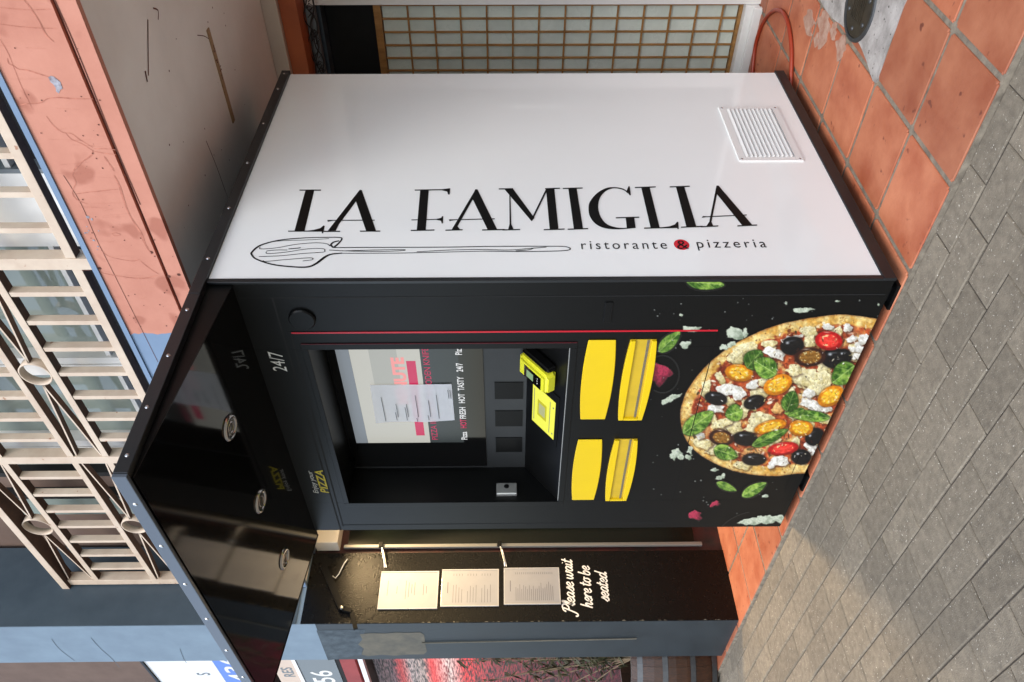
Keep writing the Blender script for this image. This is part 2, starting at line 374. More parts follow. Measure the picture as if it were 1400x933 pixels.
# slot with a broken timber strip, cracks in the soffit
sl_ = lambda x, y, l: (x, y, SOF - l)
fl = Flat(sl_, 0.001); 
for pts, w in [([(-1.20, 2.70), (-1.23, 2.76), (-1.26, 2.80)], .003), ([(-1.50, 2.50), (-1.62, 2.52), (-1.74, 2.53)], .004), ([(-1.74, 2.53), (-1.86, 2.55), (-1.98, 2.56), (-2.1, 2.58)], .002),
               ([(-1.12, 2.24), (-1.06, 2.30), (-1.0, 2.36)], .006), ([(-1.10, 2.23), (-1.13, 2.22)], .008), ([(-0.99, 2.42), (-1.01, 2.45), (-1.03, 2.43)], .005)]: fl.stroke(pts, w)
for i in range(26): fl.disc((random.uniform(-1.7, -0.9), random.uniform(2.1, 3.2)), random.uniform(.001, .004), 8)
tag(fl.build('soffit_crack', M['darkdirt'], bld), None, kind='stuff')
B('timber_strip', M['tan'], bld, -1.60, -1.225, 2.795, 2.822, SOF - 0.004, SOF + 0.01)
fl = Flat(sl_, 0.0045)
for i in range(14): 
    x = random.uniform(-1.42, -1.28); fl.stroke([(x, 2.79 + random.uniform(0, .03)), (x + random.uniform(-.02, .02), 2.8 + random.uniform(0, .03))], .004)
tag(fl.build('strip_break', M['darkdirt'], bld), None, kind='stuff')
# fascia, salmon to the right and blue grey to the left of a ragged paint edge
FT = 2.587; G0, G1 = 2.362, 2.374
edge = [(-1.985, SOF), (-1.99, 2.345), (-1.98, 2.40), (-1.992, 2.46), (-1.984, 2.52), (-1.99, FT)]
def fas_poly(zs0, zs1, side):
    e = [(np.interp(z, [p[1] for p in edge], [p[0] for p in edge]), z) for z in np.linspace(zs0, zs1, 14)]
    e = [(x + (RNG.rand() - .5) * .010, z) for x, z in e]
    return e
for (a, b) in ((SOF, G0), (G1, FT)):
    e = fas_poly(a, b, 0)
    MB().prism([(3.5, a)] + e + [(3.5, b)], 1, FAS, FAS + 0.02).build('fascia', M['pink'], bld)
    MB().prism([(PX, a)] + e + [(PX, b)], 1, FAS, FAS + 0.02).build('fascia', M['bluefascia'], bld)
B('fascia_groove', M['darkdirt'], bld, PX, 3.5, FAS + 0.012, FAS + 0.0205, G0 - .004, G1 + .004)
B('slab', M['bluefascia'], bld, PX, 3.5, FAS + 0.0215, 3.52, SOF + 0.222, FT - 0.003)
B('flashing', M['bluefascia'], bld, PX, 3.5, FAS - 0.006, FAS + 0.03, FT - 0.002, FT + 0.016)
# stains and cracks traced on the salmon paint
fz = lambda px, py: at(px, py, 1, FAS)[[0, 2]]
ff = lambda x, z, l: (x, FAS - l, z)
z1 = zoomer(0, 80, 160 / 933); z0 = zoomer(0, 0, .3); z2 = zoomer(0, 240, .3)
fl = Flat(ff, 0.0006); fd = Flat(ff, 0.0007)
cr = [(z1, [(60, 0), (70, 40), (110, 60), (150, 85), (220, 95), (330, 130), (395, 150)], 5), (z1, [(150, 375), (210, 362), (320, 355), (380, 322), (470, 312), (600, 322), (740, 322)], 5),
      (z1, [(370, 460), (430, 540), (500, 590), (570, 600), (640, 650), (740, 710)], 4.5), (z1, [(520, 590), (570, 645), (650, 680), (740, 735)], 4), (z1, [(740, 730), (730, 770), (650, 830), (600, 880), (570, 933)], 6),
      (z1, [(750, 740), (850, 760), (925, 765)], 4), (z1, [(750, 720), (860, 722), (925, 730)], 3), (z1, [(830, 780), (870, 840), (910, 900)], 7),
      (z2, [(330, 0), (345, 35), (330, 75), (350, 110), (400, 130)], 5), (z2, [(520, 0), (545, 50), (560, 100), (590, 180), (640, 260), (660, 310), (690, 360)], 9), (z2, [(340, 85), (420, 75), (540, 62)], 3),
      (z2, [(460, 340), (500, 370), (600, 390), (640, 380)], 3), (z2, [(450, 440), (520, 455), (640, 470), (720, 455)], 5), (z2, [(640, 390), (690, 430), (725, 450)], 4), (z2, [(510, 265), (530, 262), (550, 270), (525, 275), (510, 265)], 3),
      (z0, [(110, 0), (140, 40), (180, 100), (210, 160), (245, 190)], 6), (z0, [(0, 35), (120, 45), (235, 42)], 2.5), (z0, [(0, 110), (120, 125), (260, 130)], 2.5), (z0, [(0, 180), (40, 250), (100, 400), (150, 500)], 2)]
for zf, pts, w in cr: fl.stroke([fz(*zf(*p)) for p in pts], [w * .0004, w * .0008, w * .0005, w * .0009, w * .0003])
for i in range(40):
    x0 = random.uniform(-1.9, -0.9); z_ = random.uniform(G1 + .01, FT - .02); fl.stroke([(x0, z_), (x0 + random.uniform(-.01, .01), z_ + random.uniform(.02, .1))], [.0004, .0022, .0004])
tag(fl.build('plaster_crack', M['pinkdirt'], bld), None, kind='stuff')
fd.stroke([fz(*z0(*p)) for p in [(250, 0), (330, 180), (420, 400), (540, 700), (640, 933)]], .004)
fd.stroke([fz(*z2(*p)) for p in [(290, 0), (370, 130), (440, 290), (510, 430), (720, 850)]], .0018)
for c in [(690, 350), (455, 423), (815, 452), (770, 460)]: fd.disc(fz(*z2(*c)), .006, 8)
for i in range(50): fd.disc((random.uniform(-1.95, -.9), random.uniform(SOF + .01, FT - .01)), random.uniform(.0008, .0028), 6)
tag(fd.build('dirt_spot', M['darkdirt'], bld), None, kind='stuff')
fl = Flat(ff, 0.001)
fl.poly([fz(*z1(*p)) for p in [(385, 150), (405, 138), (430, 145), (450, 160), (480, 185), (492, 215), (500, 240), (480, 252), (470, 280), (448, 262), (445, 235), (425, 205), (405, 190)]])
for i in range(14):
    c = fz(*z2(random.uniform(350, 460), random.uniform(180, 360))); fl.disc(c, random.uniform(.002, .006), 6)
tag(fl.build('paint_chip', mat('chipped_plaster', rgb(176, 178, 188), .9, base2=rgb(120, 104, 108), scale=70), bld), None, kind='stuff')
# back of the recess
B('cornice', M['offwhite'], bld, -2.9, 3.5, 3.50, 3.72, 2.24, SOF - 0.002)
B('beam', M['orange'], bld, -2.9, 3.5, 3.53, 3.74, 2.16, 2.238)
wallm = M['offwhite']
B('back_wall', M['whiteframe'], bld, -1.497, 3.5, BW - 0.03, BW + 0.2, 0.006, 2.158)
B('back_wall', M['dark'], bld, -2.9, -1.497, BW + 0.10, BW + 0.2, 0.006, 2.158)
B('lintel', M['slate'], bld, -2.9, -1.497, BW + 0.0, BW + 0.09, 2.10, 2.156)
B('side_wall', M['offwhite'], bld, -2.9, -2.78, BW - 0.03, BW + 0.2, 0.006, 2.158)
gd = B('reflection_panel', M['gloss'], bld, -1.15, -0.25, BW - .034, BW - .031, 0.05, 2.05)  # unseen dark panel with handle, added for its reflection in the white side
B('panel_handle', M['steel'], gd, -1.08, -1.06, BW - .07, BW - .05, .9, 1.2)
B('passage_wall', mat('dark_red_wall', rgb(60, 14, 14), .6, base2=rgb(16, 10, 10), scale=9), bld, PX - .07, PX - .012, PY1 + .001, 3.6, 0.012, SOF - .01)
# lattice window
lw = empty('lattice_window'); lw.parent = bld; lw['label'] = 'timber lattice window with frosted panes behind the white machine side'
zs = [1.812 - 0.1257 * k for k in range(14)] + [0.101]
xs = [-1.512 - 0.0655 * k for k in range(20)]
for i in range(len(zs) - 1):
    for k in range(len(xs) - 1):
        obj('pane', [(xs[k] - .004, BW + 0.012, zs[i] - .004), (xs[k + 1] + .004, BW + .012, zs[i] - .004), (xs[k + 1] + .004, BW + .012, zs[i + 1] + .004), (xs[k] - .004, BW + .012, zs[i + 1] + .004)], [(0, 1, 2, 3)], M['frost'], lw)
for z_ in zs[1:-1]: B('batten', M['wood'], lw, xs[-1], xs[0], BW + 0.000, BW + 0.02, z_ - .004, z_ + .004)
for x_ in xs[1:-1]: B('batten', M['wood'], lw, x_ - .0038, x_ + .0038, BW + 0.002, BW + 0.022, zs[-1] + .001, zs[0] - .001)
B('top_rail', M['wood'], lw, xs[-1], xs[0] + .014, BW - .012, BW + .03, zs[0], zs[0] + 0.034)
B('stile', M['wood'], lw, xs[0] + .0005, xs[0] + .014, BW - .008, BW + .026, zs[-1], zs[0] - .0005)
B('bottom_rail', M['wood'], lw, xs[-1], xs[0] + .014, BW - .004, BW + .026, 0.086, zs[-1])
B('sill', M['whiteframe'], lw, xs[-1], -1.499, BW - .05, BW + .05, 0.02, 0.085, bev=.004)
B('sill_lip', M['whiteframe'], lw, xs[-1], -1.499, BW - .075, BW - .051, 0.012, 0.052, bev=.003)
# upper wall behind the railing, with its windows
UW = 2.15
B('upper_wall', M['brown'], bld, -12, 3.5, UW + .12, UW + .35, FT + 0.02, 9.0)
B('kerb_wall', M['bluefascia'], bld, PX, 3.5, UW - .03, UW + .118, FT - .002, 2.69)
wi = empty('window'); wi.parent = bld; wi['label'] = 'row of balcony windows with white frames behind the cream railing'
SILL = 2.824
B('dark_gap', M['dark'], wi, -2.96, 3.5, UW + .05, UW + .11, 2.691, SILL - .02)
B('bottom_frame', M['whiteframe'], wi, -2.80, 3.5, UW + .0, UW + .10, SILL - .018, SILL)
def pane(x0, x1, mt): B('pane', M[mt], wi, x0, x1, UW + .05, UW + .06, SILL + .001, 5.0)
for x0, x1, mt in [(-1.38, -0.2, 'winglass2'), (-2.26, -1.70, 'winglass'), (-2.80, -2.36, 'winglass'), (0.0, 1.2, 'winglass')]: pane(x0, x1, mt)
for x0, x1 in [(-2.36, -2.30), (-2.295, -2.26), (-2.84, -2.80), (-2.92, -2.845)]: B('frame', M['whiteframe'], wi, x0, x1, UW - .01, UW + .10, SILL - .06, 5.0)
B('white_blind', M['curtain'], wi, -1.70, -1.40, UW - .005, UW + .05, 2.70, 5.0)
B('frame', M['signgrey'], wi, -1.40, -1.384, UW - .01, UW + .09, 2.70, 5.0)
for x0, x1, mt in [(-3.06, -2.93, 'winglass'), (-3.25, -3.09, 'brown'), (-3.50, -3.28, 'winglass')]: pane(x0, x1, mt)
for x0, x1 in [(-3.09, -3.06), (-3.28, -3.25)]: B('frame', M['dark'], wi, x0, x1, UW + .0, UW + .07, SILL, 5.0)
B('cream_reveal', M['signbeige'], wi, -3.86, -3.52, UW + .03, UW + .11, 2.70, 3.06)
B('ledge', M['dark'], wi, -3.86, -3.62, UW + .0, UW + .028, 2.74, 2.775)
# column
pil = B('pillar', M['column'], bld, PX1, PX - .004, PY0, PY1 - .02, SOF - .08, 9.0)
low = B('pillar', mat('dark_slate_paint', rgb(28, 36, 42), 0.5, base2=rgb(38, 47, 53), scale=6, bump=0.08, bscale=40), bld, PX1, PX - .004, PY0, PY1 - .001, 0.006, SOF - .082)
up = B('pillar_side', M['slate'], bld, PX - .0035, PX, PY0 + .0025, UW + .1, SOF + .02, 9.0)
blk = B('pillar_face', M['pillarblack'], bld, PX - .0035, PX, PY0 + .002, PY1, 0.007, SOF - .003)
PFc = lambda x, z, l: (x, PY0 - l, z)
fl = Flat(PFc, 0.0012)
pz = lambda px, py: at(px, py, 1, PY0)[[0, 2]]
zc = zoomer(380, 840, 320 / 1400)
fl.poly([pz(*zc(*p)) for p in [(490, 118), (560, 112), (640, 114), (700, 108), (770, 110), (850, 107), (874, 122), (880, 170), (892, 222), (872, 239), (780, 240), (700, 247), (620, 241), (540, 250), (500, 240), (515, 205), (480, 180), (505, 150)]])
fl.build('plaster_patch', M['plaster'], low)
fl = Flat(PFc, 0.0008)
fl.poly([pz(*zc(*p)) for p in [(230, 97), (520, 90), (500, 245), (300, 275), (270, 200)]])
fl.build('worn_paint', mat('worn_slate', rgb(78, 90, 98), .8, base2=rgb(52, 63, 71), scale=18, bump=.2), low)
fl = Flat(PFc, 0.002)
for pts in [[(520, 0), (530, 30), (545, 60), (570, 90)]]:
    pass
MB().tube([(pz(577, 878)[0], PY0 - .006, pz(577, 878)[1]), (pz(870, 872)[0], PY0 - .006, pz(870, 872)[1])], .004, 8).build('conduit', M['plaster'], low)
fl = Flat(PFc, 0.001)
z4 = zoomer(0, 680, .3)
for pts in [[(415, 640), (440, 670), (470, 700), (510, 735), (545, 775)], [(235, 645), (270, 690), (340, 745)], [(820, 690), (835, 730), (850, 755)]]: fl.stroke([pz(*z4(*p)) for p in pts], .003)
tag(fl.build('crack', M['slate'], pil), None, kind='stuff')
B('pillar', M['column'], bld, 0.9, 1.35, PY0, PY1, 0.006, 9.0)  # unseen pillar to the right, added for its reflection in the white side
fl = Flat(lambda z, w, l: (PX + .0006 - w * 0.0, PY0 + .002 + w, z), 0)
for i in range(46):
    z_ = RNG.uniform(.02, 2.2); w_ = RNG.uniform(.001, .006); h_ = RNG.uniform(.002, .012)
    fl.poly([(z_ - h_, 0), (z_ - h_ * .3, w_), (z_ + h_ * .6, w_ * .7), (z_ + h_, 0)])
tag(fl.build('chipped_edge', M['plaster'], blk), None, kind='stuff')
# writing on the black face
GL = dict(P=([[(-.40, .0), (-.32, -.32), (-.02, -.28), (.22, .6), (.42, 1.72)], [(-.05, 1.35), (.15, 1.75), (.75, 1.85), (.98, 1.45), (.72, .98), (.30, .92)]], 1.0),
  l=([[(.0, .25), (.36, 1.1), (.40, 1.75), (.24, 1.7), (.14, .6), (.24, .05), (.5, .25)]], .46), e=([[(.02, .38), (.42, .52), (.56, .8), (.38, 1.0), (.12, .75), (.10, .28), (.34, 0), (.72, .28)]], .70),
  a=([[(.62, .85), (.36, 1.0), (.08, .6), (.12, .1), (.34, .05), (.58, .5), (.66, .95)], [(.66, .95), (.58, .3), (.70, .02), (.92, .28)]], .88), s=([[(.0, .18), (.32, .7), (.44, 1.05), (.58, .5), (.46, .06), (.14, .06)], [(.46, .06), (.74, .28)]], .68),
  w=([[(.06, .95), (.05, .3), (.22, .0), (.46, .45), (.52, .95)], [(.52, .95), (.50, .3), (.68, 0), (.95, .45), (.98, 1.0), (1.2, .88)]], 1.16), i=([[(.1, 1.0), (.06, .3), (.2, 0), (.44, .28)], [(.15, 1.42), (.17, 1.52)]], .44),
  t=([[(.2, 1.6), (.08, .4), (.2, 0), (.44, .28)], [(-.1, 1.05), (.46, 1.1)]], .48), h=([[(.14, 1.8), (.0, .0)], [(.05, .45), (.3, .95), (.48, .85), (.44, .2), (.58, 0), (.8, .28)]], .82),
  r=([[(.06, 1.0), (.06, .5), (.03, .0)], [(.06, .5), (.3, .98), (.5, .95), (.5, .8)]], .58), o=([[(.4, 1.0), (.1, .7), (.1, .2), (.34, 0), (.6, .3), (.56, .8), (.4, 1.0)], [(.5, .92), (.8, .9)]], .76),
  b=([[(.16, 1.8), (.03, .4), (.16, .02), (.44, .1), (.58, .6), (.40, .95), (.1, .6)]], .74), d=([[(.62, .85), (.36, 1.0), (.08, .6), (.12, .1), (.34, .05), (.58, .5)], [(.76, 1.8), (.62, .4), (.72, .02), (.92, .28)]], .9))
GL[' '] = ([], .42)
def script(fl, txt, x, y, h, w, slant=.22, sx=1.0):
    for ch in txt:
        st, adv = GL[ch]
        for q in st: fl.stroke([(x + (p[0] + slant * p[1]) * h * sx, y + p[1] * h) for p in q], w)
        x += adv * h * sx
    return x
pf = lambda y, z, l: (PX + l, y, z)
fl = Flat(pf, 0.001)
script(fl, 'Please wait', 1.838, 0.868, 0.036, 0.0075, sx=1.10)
script(fl, 'here to be', 1.868, 0.775, 0.036, 0.0075, sx=1.05)
script(fl, 'seated', 1.90, 0.684, 0.036, 0.0075, sx=1.08)
fl.build('lettering', M['chalk'], blk)
# things beyond the column: shop front of the next bay
B('shop_wall', M['brown'], bld, -12, PX1 - .001, 2.28, 2.40, 2.20, 2.60)
sh = mat('sequin_curtain', rgb(120, 60, 62), 0.35, base2=rgb(90, 40, 48), scale=10, stretch=(1.2, 1, 26), bump=.5, bscale=40)
t_ = sh.node_tree; b_ = t_.nodes['Principled BSDF']
tc = t_.nodes.new('ShaderNodeTexCoord'); sx_ = t_.nodes.new('ShaderNodeSeparateXYZ'); t_.links.new(tc.outputs['Object'], sx_.inputs[0])
cr_ = t_.nodes.new('ShaderNodeValToRGB'); mr_ = t_.nodes.new('ShaderNodeMapRange'); mr_.inputs[1].default_value = 0; mr_.inputs[2].default_value = 2.2
t_.links.new(sx_.outputs[2], mr_.inputs[0]); t_.links.new(mr_.outputs[0], cr_.inputs[0])
els = cr_.color_ramp.elements; els[0].position = 0; els[0].color = (*rgb(60, 20, 30), 1); els[1].position = 1; els[1].color = (*rgb(150, 128, 128), 1)
for p_, c_ in [(.42, rgb(84, 26, 36)), (.62, rgb(130, 36, 40)), (.70, rgb(190, 40, 38)), (.745, rgb(200, 170, 160)), (.80, rgb(240, 50, 44)), (.825, rgb(150, 130, 120)), (.87, rgb(170, 150, 144)), (.90, rgb(236, 60, 56)), (.925, rgb(120, 84, 90))]:
    e_ = els.new(p_); e_.color = (*c_, 1)
nz = t_.nodes.new('ShaderNodeTexNoise'); nz.inputs['Scale'].default_value = 9
mpp = t_.nodes.new('ShaderNodeMapping'); mpp.inputs['Scale'].default_value = (1.6, 1, 12); t_.links.new(tc.outputs['Object'], mpp.inputs[0]); t_.links.new(mpp.outputs[0], nz.inputs[0])
mxx = t_.nodes.new('ShaderNodeMix'); mxx.data_type = 'RGBA'; mxx.blend_type = 'OVERLAY'; mxx.inputs[0].default_value = 1.0
t_.links.new(cr_.outputs[0], mxx.inputs[6]); nr_ = t_.nodes.new('ShaderNodeMapRange'); nr_.inputs[1].default_value = .38; nr_.inputs[2].default_value = .62; t_.links.new(nz.outputs['Fac'], nr_.inputs[0]); t_.links.new(nr_.outputs[0], mxx.inputs[7]); t_.links.new(mxx.outputs[2], b_.inputs['Base Color'])
B('shop_window', sh, bld, -12, PX1 - .001, 2.20, 2.24, 0.006, 2.16)
B('door_frame', M['signwhite'], bld, -12, PX1 - .001, 1.99, 2.02, 2.135, 2.165)
B('door_head', M['shopred'], bld, -12, PX1 - .001, 2.0, 2.05, 2.19, 2.285)
B('black_line', M['dark'], bld, -12, PX1 - .001, 2.0, 2.04, 2.286, 2.31)

# ================================================================== BALCONY RAILING
rl = empty('balcony_railing', (0, 0, 0)); tag(rl, 'cream metal balcony railing with upright bars, rings and crossed braces above the salmon fascia', 'railing')
RY0, RY1 = 2.02, 2.058
A_, Bz, Cz, Dz, Rz = 3.60, 3.424, 3.117, 2.965, 2.672
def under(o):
    o.data.materials.append(M['umber'])
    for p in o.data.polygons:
        if p.normal.z < -.7: p.material_index = 1  # downward faces take the painted shade
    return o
posts = [-3.885 + 1.104 * k for k in range(6)]
for p_ in posts: B('post', M['cream'], rl, p_ - .024, p_ + .024, RY0 - .002, RY1 + .012, FT - .0, A_ - .021, bev=.002)
for z_, h_ in ((Bz, .0145), (Cz, .0145), (Dz, .0145), (Rz, .017)): 
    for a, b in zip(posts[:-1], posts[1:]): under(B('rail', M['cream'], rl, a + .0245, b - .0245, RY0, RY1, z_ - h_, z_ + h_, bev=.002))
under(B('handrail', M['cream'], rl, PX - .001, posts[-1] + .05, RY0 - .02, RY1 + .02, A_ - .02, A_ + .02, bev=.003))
bal = MB().box(-.0125, .0125, RY0 + .003, RY1 - .003, 0, 1, bev=0).v
for a, b in zip(posts[:-1], posts[1:]):
    for k in range(1, 8):
        x = a + (b - a) * k / 8
        for lo, hi in ((Rz + .0175, Dz - .015), (Cz + .015, Bz - .015)): B('baluster', M['cream'], rl, x - .010, x + .010, RY0 + .003, RY1 - .003, lo, hi)
    mx = (a + b) / 2
    for lo, hi in ((Dz + .0145, Cz - .0145), (Bz + .0145, A_ - .0205)):
        mz = (lo + hi) / 2; r = (hi - lo) / 2
        rg = MB(); n = 32
        rot = Matrix.Rotation(math.pi / 2, 3, 'X')
        rg.lathe((mx, (RY0 + RY1) / 2, mz), [(r, -.017), (r, .017), (r - .006, .017), (r - .006, -.017), (r, -.017)], n, rot)
        rg.build('ring', M['cream'], rl, True)
        for sgn, ex in ((-1, a + .026), (1, b - .026)):
            for ez in (lo + .008, hi - .008):
                sxp = mx + sgn * r * .98; q = MB()
                d = Vector((ex - sxp, 0, ez - mz)).normalized(); nn = Vector((-d.z, 0, d.x)) * .0035
                p0 = Vector((sxp, 0, mz)); p1 = Vector((ex, 0, ez))
                c4 = [p0 + nn, p1 + nn, p1 - nn, p0 - nn]
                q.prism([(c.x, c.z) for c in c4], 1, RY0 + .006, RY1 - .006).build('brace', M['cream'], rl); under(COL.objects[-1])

# ================================================================== PIZZA MACHINE
ki = empty('pizza_vending_machine', (-2.24, 2.4, 0)); ki.location = (0, 0, 0)
tag(ki, 'black and white pizza vending machine with screen niche, yellow drawers and canopy', 'vending machine')
RXR, RXL, RZ1, RZ0, RYB = -1.827, -2.734, 1.873, 1.016, 1.932
mb = MB(); mb.box(KL + .004, SX - .006, RYB + .008, KB, .05, KZ - .035)
mb.box(RXR, SX - .006, FY, RYB + .007, .05, 2.05).box(KL + .004, RXL, FY, RYB + .007, .05, 2.05)
mb.box(RXL + .0005, RXR - .0005, FY, RYB + .007, RZ1, 2.05).box(RXL + .0005, RXR - .0005, FY, RYB + .007, .05, RZ0)
body = mb.build('cabinet', M['black'], ki)
hd = B('header', M['black'], ki, KL + .004, SX - .006, FY + .012, RYB + .007, 2.051, KZ - .036)
side = B('side_panel', M['white'], ki, SX - .0055, SX, FY + .012, KB - .012, .09, 2.12)
B('side_panel', M['white'], ki, KL, KL + .0035, FY + .012, KB - .012, .09, 2.12)
# black edging round the side
tr = MB()
B('edge_trim', M['trim'], ki, SX - .0052, SX + .005, FY - .006, KB, .05, .0885, bev=.0015)
B('edge_trim', M['trim'], ki, SX - .0052, SX + .004, FY - .0065, FY + .0115, .089, 2.12, bev=.0015)
tt = B('edge_trim', M['trim'], ki, KL - .05, SX + .012, 1.7, KB, 2.1215, KZ, bev=.002)
B('top_plate', M['trim'], ki, KL, SX - .006, FY, KB - .005, KZ - .03, KZ - .003)
for y in (1.86, 2.12, 2.39, 2.66, 2.93, 3.06):
    MB().lathe((SX + .0122, y, 2.14), [(.0, .003), (.004, .002), (.006, 0)], 10, Matrix.Rotation(math.pi / 2, 3, 'Y')).build('rivet', M['steel'], tt)
# vent
ve = empty('vent_grille'); ve.parent = ki
VY0, VY1, VZ0, VZ1 = 2.402, 2.786, .155, .386
vf = MB().box(SX, SX + .006, VY0, VY1, VZ1 - .025, VZ1).box(SX, SX + .006, VY0, VY1, VZ0, VZ0 + .025).box(SX, SX + .006, VY0, VY0 + .022, VZ0 + .0255, VZ1 - .0255).box(SX, SX + .006, VY1 - .022, VY1, VZ0 + .0255, VZ1 - .0255)
vf.build('vent_frame', M['vent'], ve)
B('vent_back', M['vent'], ve, SX + .0002, SX + .001, VY0 + .02, VY1 - .02, VZ0 + .02, VZ1 - .02)
for k in range(11):
    z_ = VZ0 + .032 + k * (VZ1 - VZ0 - .062) / 10.6
    MB().prism([(SX + .0012, z_ + .013), (SX + .009, z_ + .001), (SX + .0105, z_ + .0035), (SX + .003, z_ + .0145)], 1, VY0 + .0225, VY1 - .0225).v
    q = MB(); v_ = [(SX + .0012, VY0 + .0225, z_ + .013), (SX + .009, VY0 + .0225, z_ + .001), (SX + .0105, VY0 + .0225, z_ + .0035), (SX + .003, VY0 + .0225, z_ + .0145)]
    v_ += [(a, VY1 - .0225, c) for a, b, c in v_]
    q.add(v_, [(0, 1, 2, 3), (7, 6, 5, 4)] + [(i, 4 + i, 4 + (i + 1) % 4, (i + 1) % 4) for i in range(4)]); q.build('slat', M['vent'], ve)
for y in (VY0 + .01, VY1 - .01):
    for z_ in (VZ0 + .011, VZ1 - .011): MB().lathe((SX + .006, y, z_), [(0, .002), (.004, .001), (.005, 0)], 8, Matrix.Rotation(math.pi / 2, 3, 'Y')).build('screw', M['steel'], ve)
# lettering on the side
sf = lambda y, z, l: (SX + l, y, z)
za = zoomer(300, 220, .3); zb = zoomer(660, 220, .3)
A = lambda p: tuple(at(*za(*p), 0, SX)[1:]); Bq = lambda p: tuple(at(*zb(*p), 0, SX)[1:])
fl = Flat(sf, .0008)
def bar(f, x0, y0, x1, y1, t=5): fl.poly([f(p) for p in [(x0, y0 - t / 2), (x1, y1 - t / 2), (x1, y1 + t / 2), (x0, y0 + t / 2)]])
def pl(f, *pts): fl.poly([f(p) for p in pts])
pl(A, (392, 136), (432, 136), (388, 321), (342, 321)); bar(A, 365, 135, 463, 135); bar(A, 313, 322, 472, 322)
pl(A, (388, 321), (430, 316), (460, 308), (474, 296), (480, 298), (473, 332), (466, 332), (467, 322))
pl(A, (638, 135), (645, 134), (650, 150), (545, 290), (530, 320), (494, 320)); pl(A, (640, 133), (649, 136), (714, 320), (668, 320), (616, 168))
bar(A, 492, 273, 708, 272, 4); pl(A, (492, 280), (498, 271), (530, 272)); bar(A, 475, 323, 550, 323); bar(A, 640, 322, 733, 322)
pl(A, (915, 136), (954, 136), (940, 319), (899, 319)); bar(A, 890, 135, 1046, 133); pl(A, (1000, 133), (1045, 127), (1052, 127), (1049, 155), (1042, 155), (1038, 142)); bar(A, 875, 271, 1014, 268, 4)
pl(A, (985, 267), (1010, 262), (1015, 254), (1020, 254), (1018, 287), (1013, 287), (1010, 275), (985, 270)); bar(A, 872, 319, 980, 317)
pl(A, (1167, 132), (1173, 131), (1160, 168), (1085, 300), (1098, 316), (1058, 316)); pl(A, (1166, 131), (1176, 132), (1266, 315), (1222, 315), (1150, 168)); bar(A, 1046, 271, 1255, 266, 4); pl(A, (1046, 277), (1052, 268), (1080, 270)); bar(A, 1030, 318, 1108, 316); bar(A, 1197, 317, 1300, 315)
pl(Bq, (98, 130), (138, 129), (236, 262), (222, 277)); bar(Bq, 73, 130, 138, 129); pl(Bq, (121, 158), (126, 162), (130, 290), (140, 313), (116, 314), (122, 290)); bar(Bq, 90, 317, 170, 315)
pl(Bq, (219, 272), (226, 275), (296, 132), (287, 132)); pl(Bq, (288, 130), (326, 129), (345, 313), (305, 314)); bar(Bq, 284, 129, 352, 127); bar(Bq, 278, 316, 373, 313)
pl(Bq, (390, 129), (428, 128), (457, 311), (415, 312)); bar(Bq, 365, 128, 455, 126); bar(Bq, 387, 314, 480, 311)
go = [(664, 146), (640, 129), (600, 122), (560, 127), (520, 150), (490, 185), (482, 215), (488, 255), (515, 290), (560, 310), (620, 314), (680, 309)]
gi = [(680, 304), (640, 308), (600, 304), (565, 290), (540, 262), (527, 225), (528, 190), (540, 160), (565, 137), (600, 127), (640, 135), (660, 150)]
go, gi = smooth_curve(go, 4), smooth_curve(gi[::-1], 4)
fl.l += fl.st; n_ = len(go); fl.mb.add([sf(*Bq(tuple(p)), fl.l) for p in go] + [sf(*Bq(tuple(p)), fl.l) for p in gi], [(i, i + 1, n_ + i + 1, n_ + i) for i in range(n_ - 1)])
pl(Bq, (655, 140), (664, 118), (669, 118), (675, 158), (670, 160)); pl(Bq, (651, 262), (690, 261), (697, 308), (657, 312)); bar(Bq, 606, 262, 713, 259)
pl(Bq, (722, 124), (760, 122), (806, 306), (765, 308)); bar(Bq, 693, 124, 788, 121); bar(Bq, 735, 309, 888, 306); pl(Bq, (806, 306), (850, 301), (875, 292), (885, 280), (891, 281), (893, 313), (887, 313), (885, 306))
pl(Bq, (880, 120), (918, 119), (973, 302), (928, 304)); bar(Bq, 852, 121, 943, 118); bar(Bq, 903, 305, 1002, 301)
pl(Bq, (1064, 118), (1070, 115), (1068, 150), (1042, 280), (1050, 299), (1018, 301), (1032, 280)); pl(Bq, (1065, 115), (1074, 115), (1230, 297), (1184, 299), (1062, 148)); bar(Bq, 1000, 258, 1203, 249, 4); pl(Bq, (997, 262), (1004, 254), (1036, 256)); bar(Bq, 993, 303, 1073, 299); bar(Bq, 1160, 299, 1250, 295)
fl.build('lettering', M['ink'], side)
sd = lambda u, v, l: (SX + l, v, u)                      # text runs downwards
sdn = lambda x, y, l: (SX + l, 1.909 + y, 0.992 - x)
fl = Flat(sdn, .0009); fl.text('ristorante', 0, 0, .062, space=1.35, fit=.270); fl.build('lettering', M['ink'], side); fl = Flat(sdn, .0009); fl.text('pizzeria', 0.366, 0.004, .062, space=1.35, fit=.219); fl.build('lettering', M['ink'], side)
fl = Flat(sf, .0009); fl.disc((1.929, .671), .0265, 32, .0245); fl.build('red_disc', M['redink'], side)
fl = Flat(sdn, .0015); fl.text('&', 0.303, -.002, .062); fl.build('ampersand', M['ink'], side)
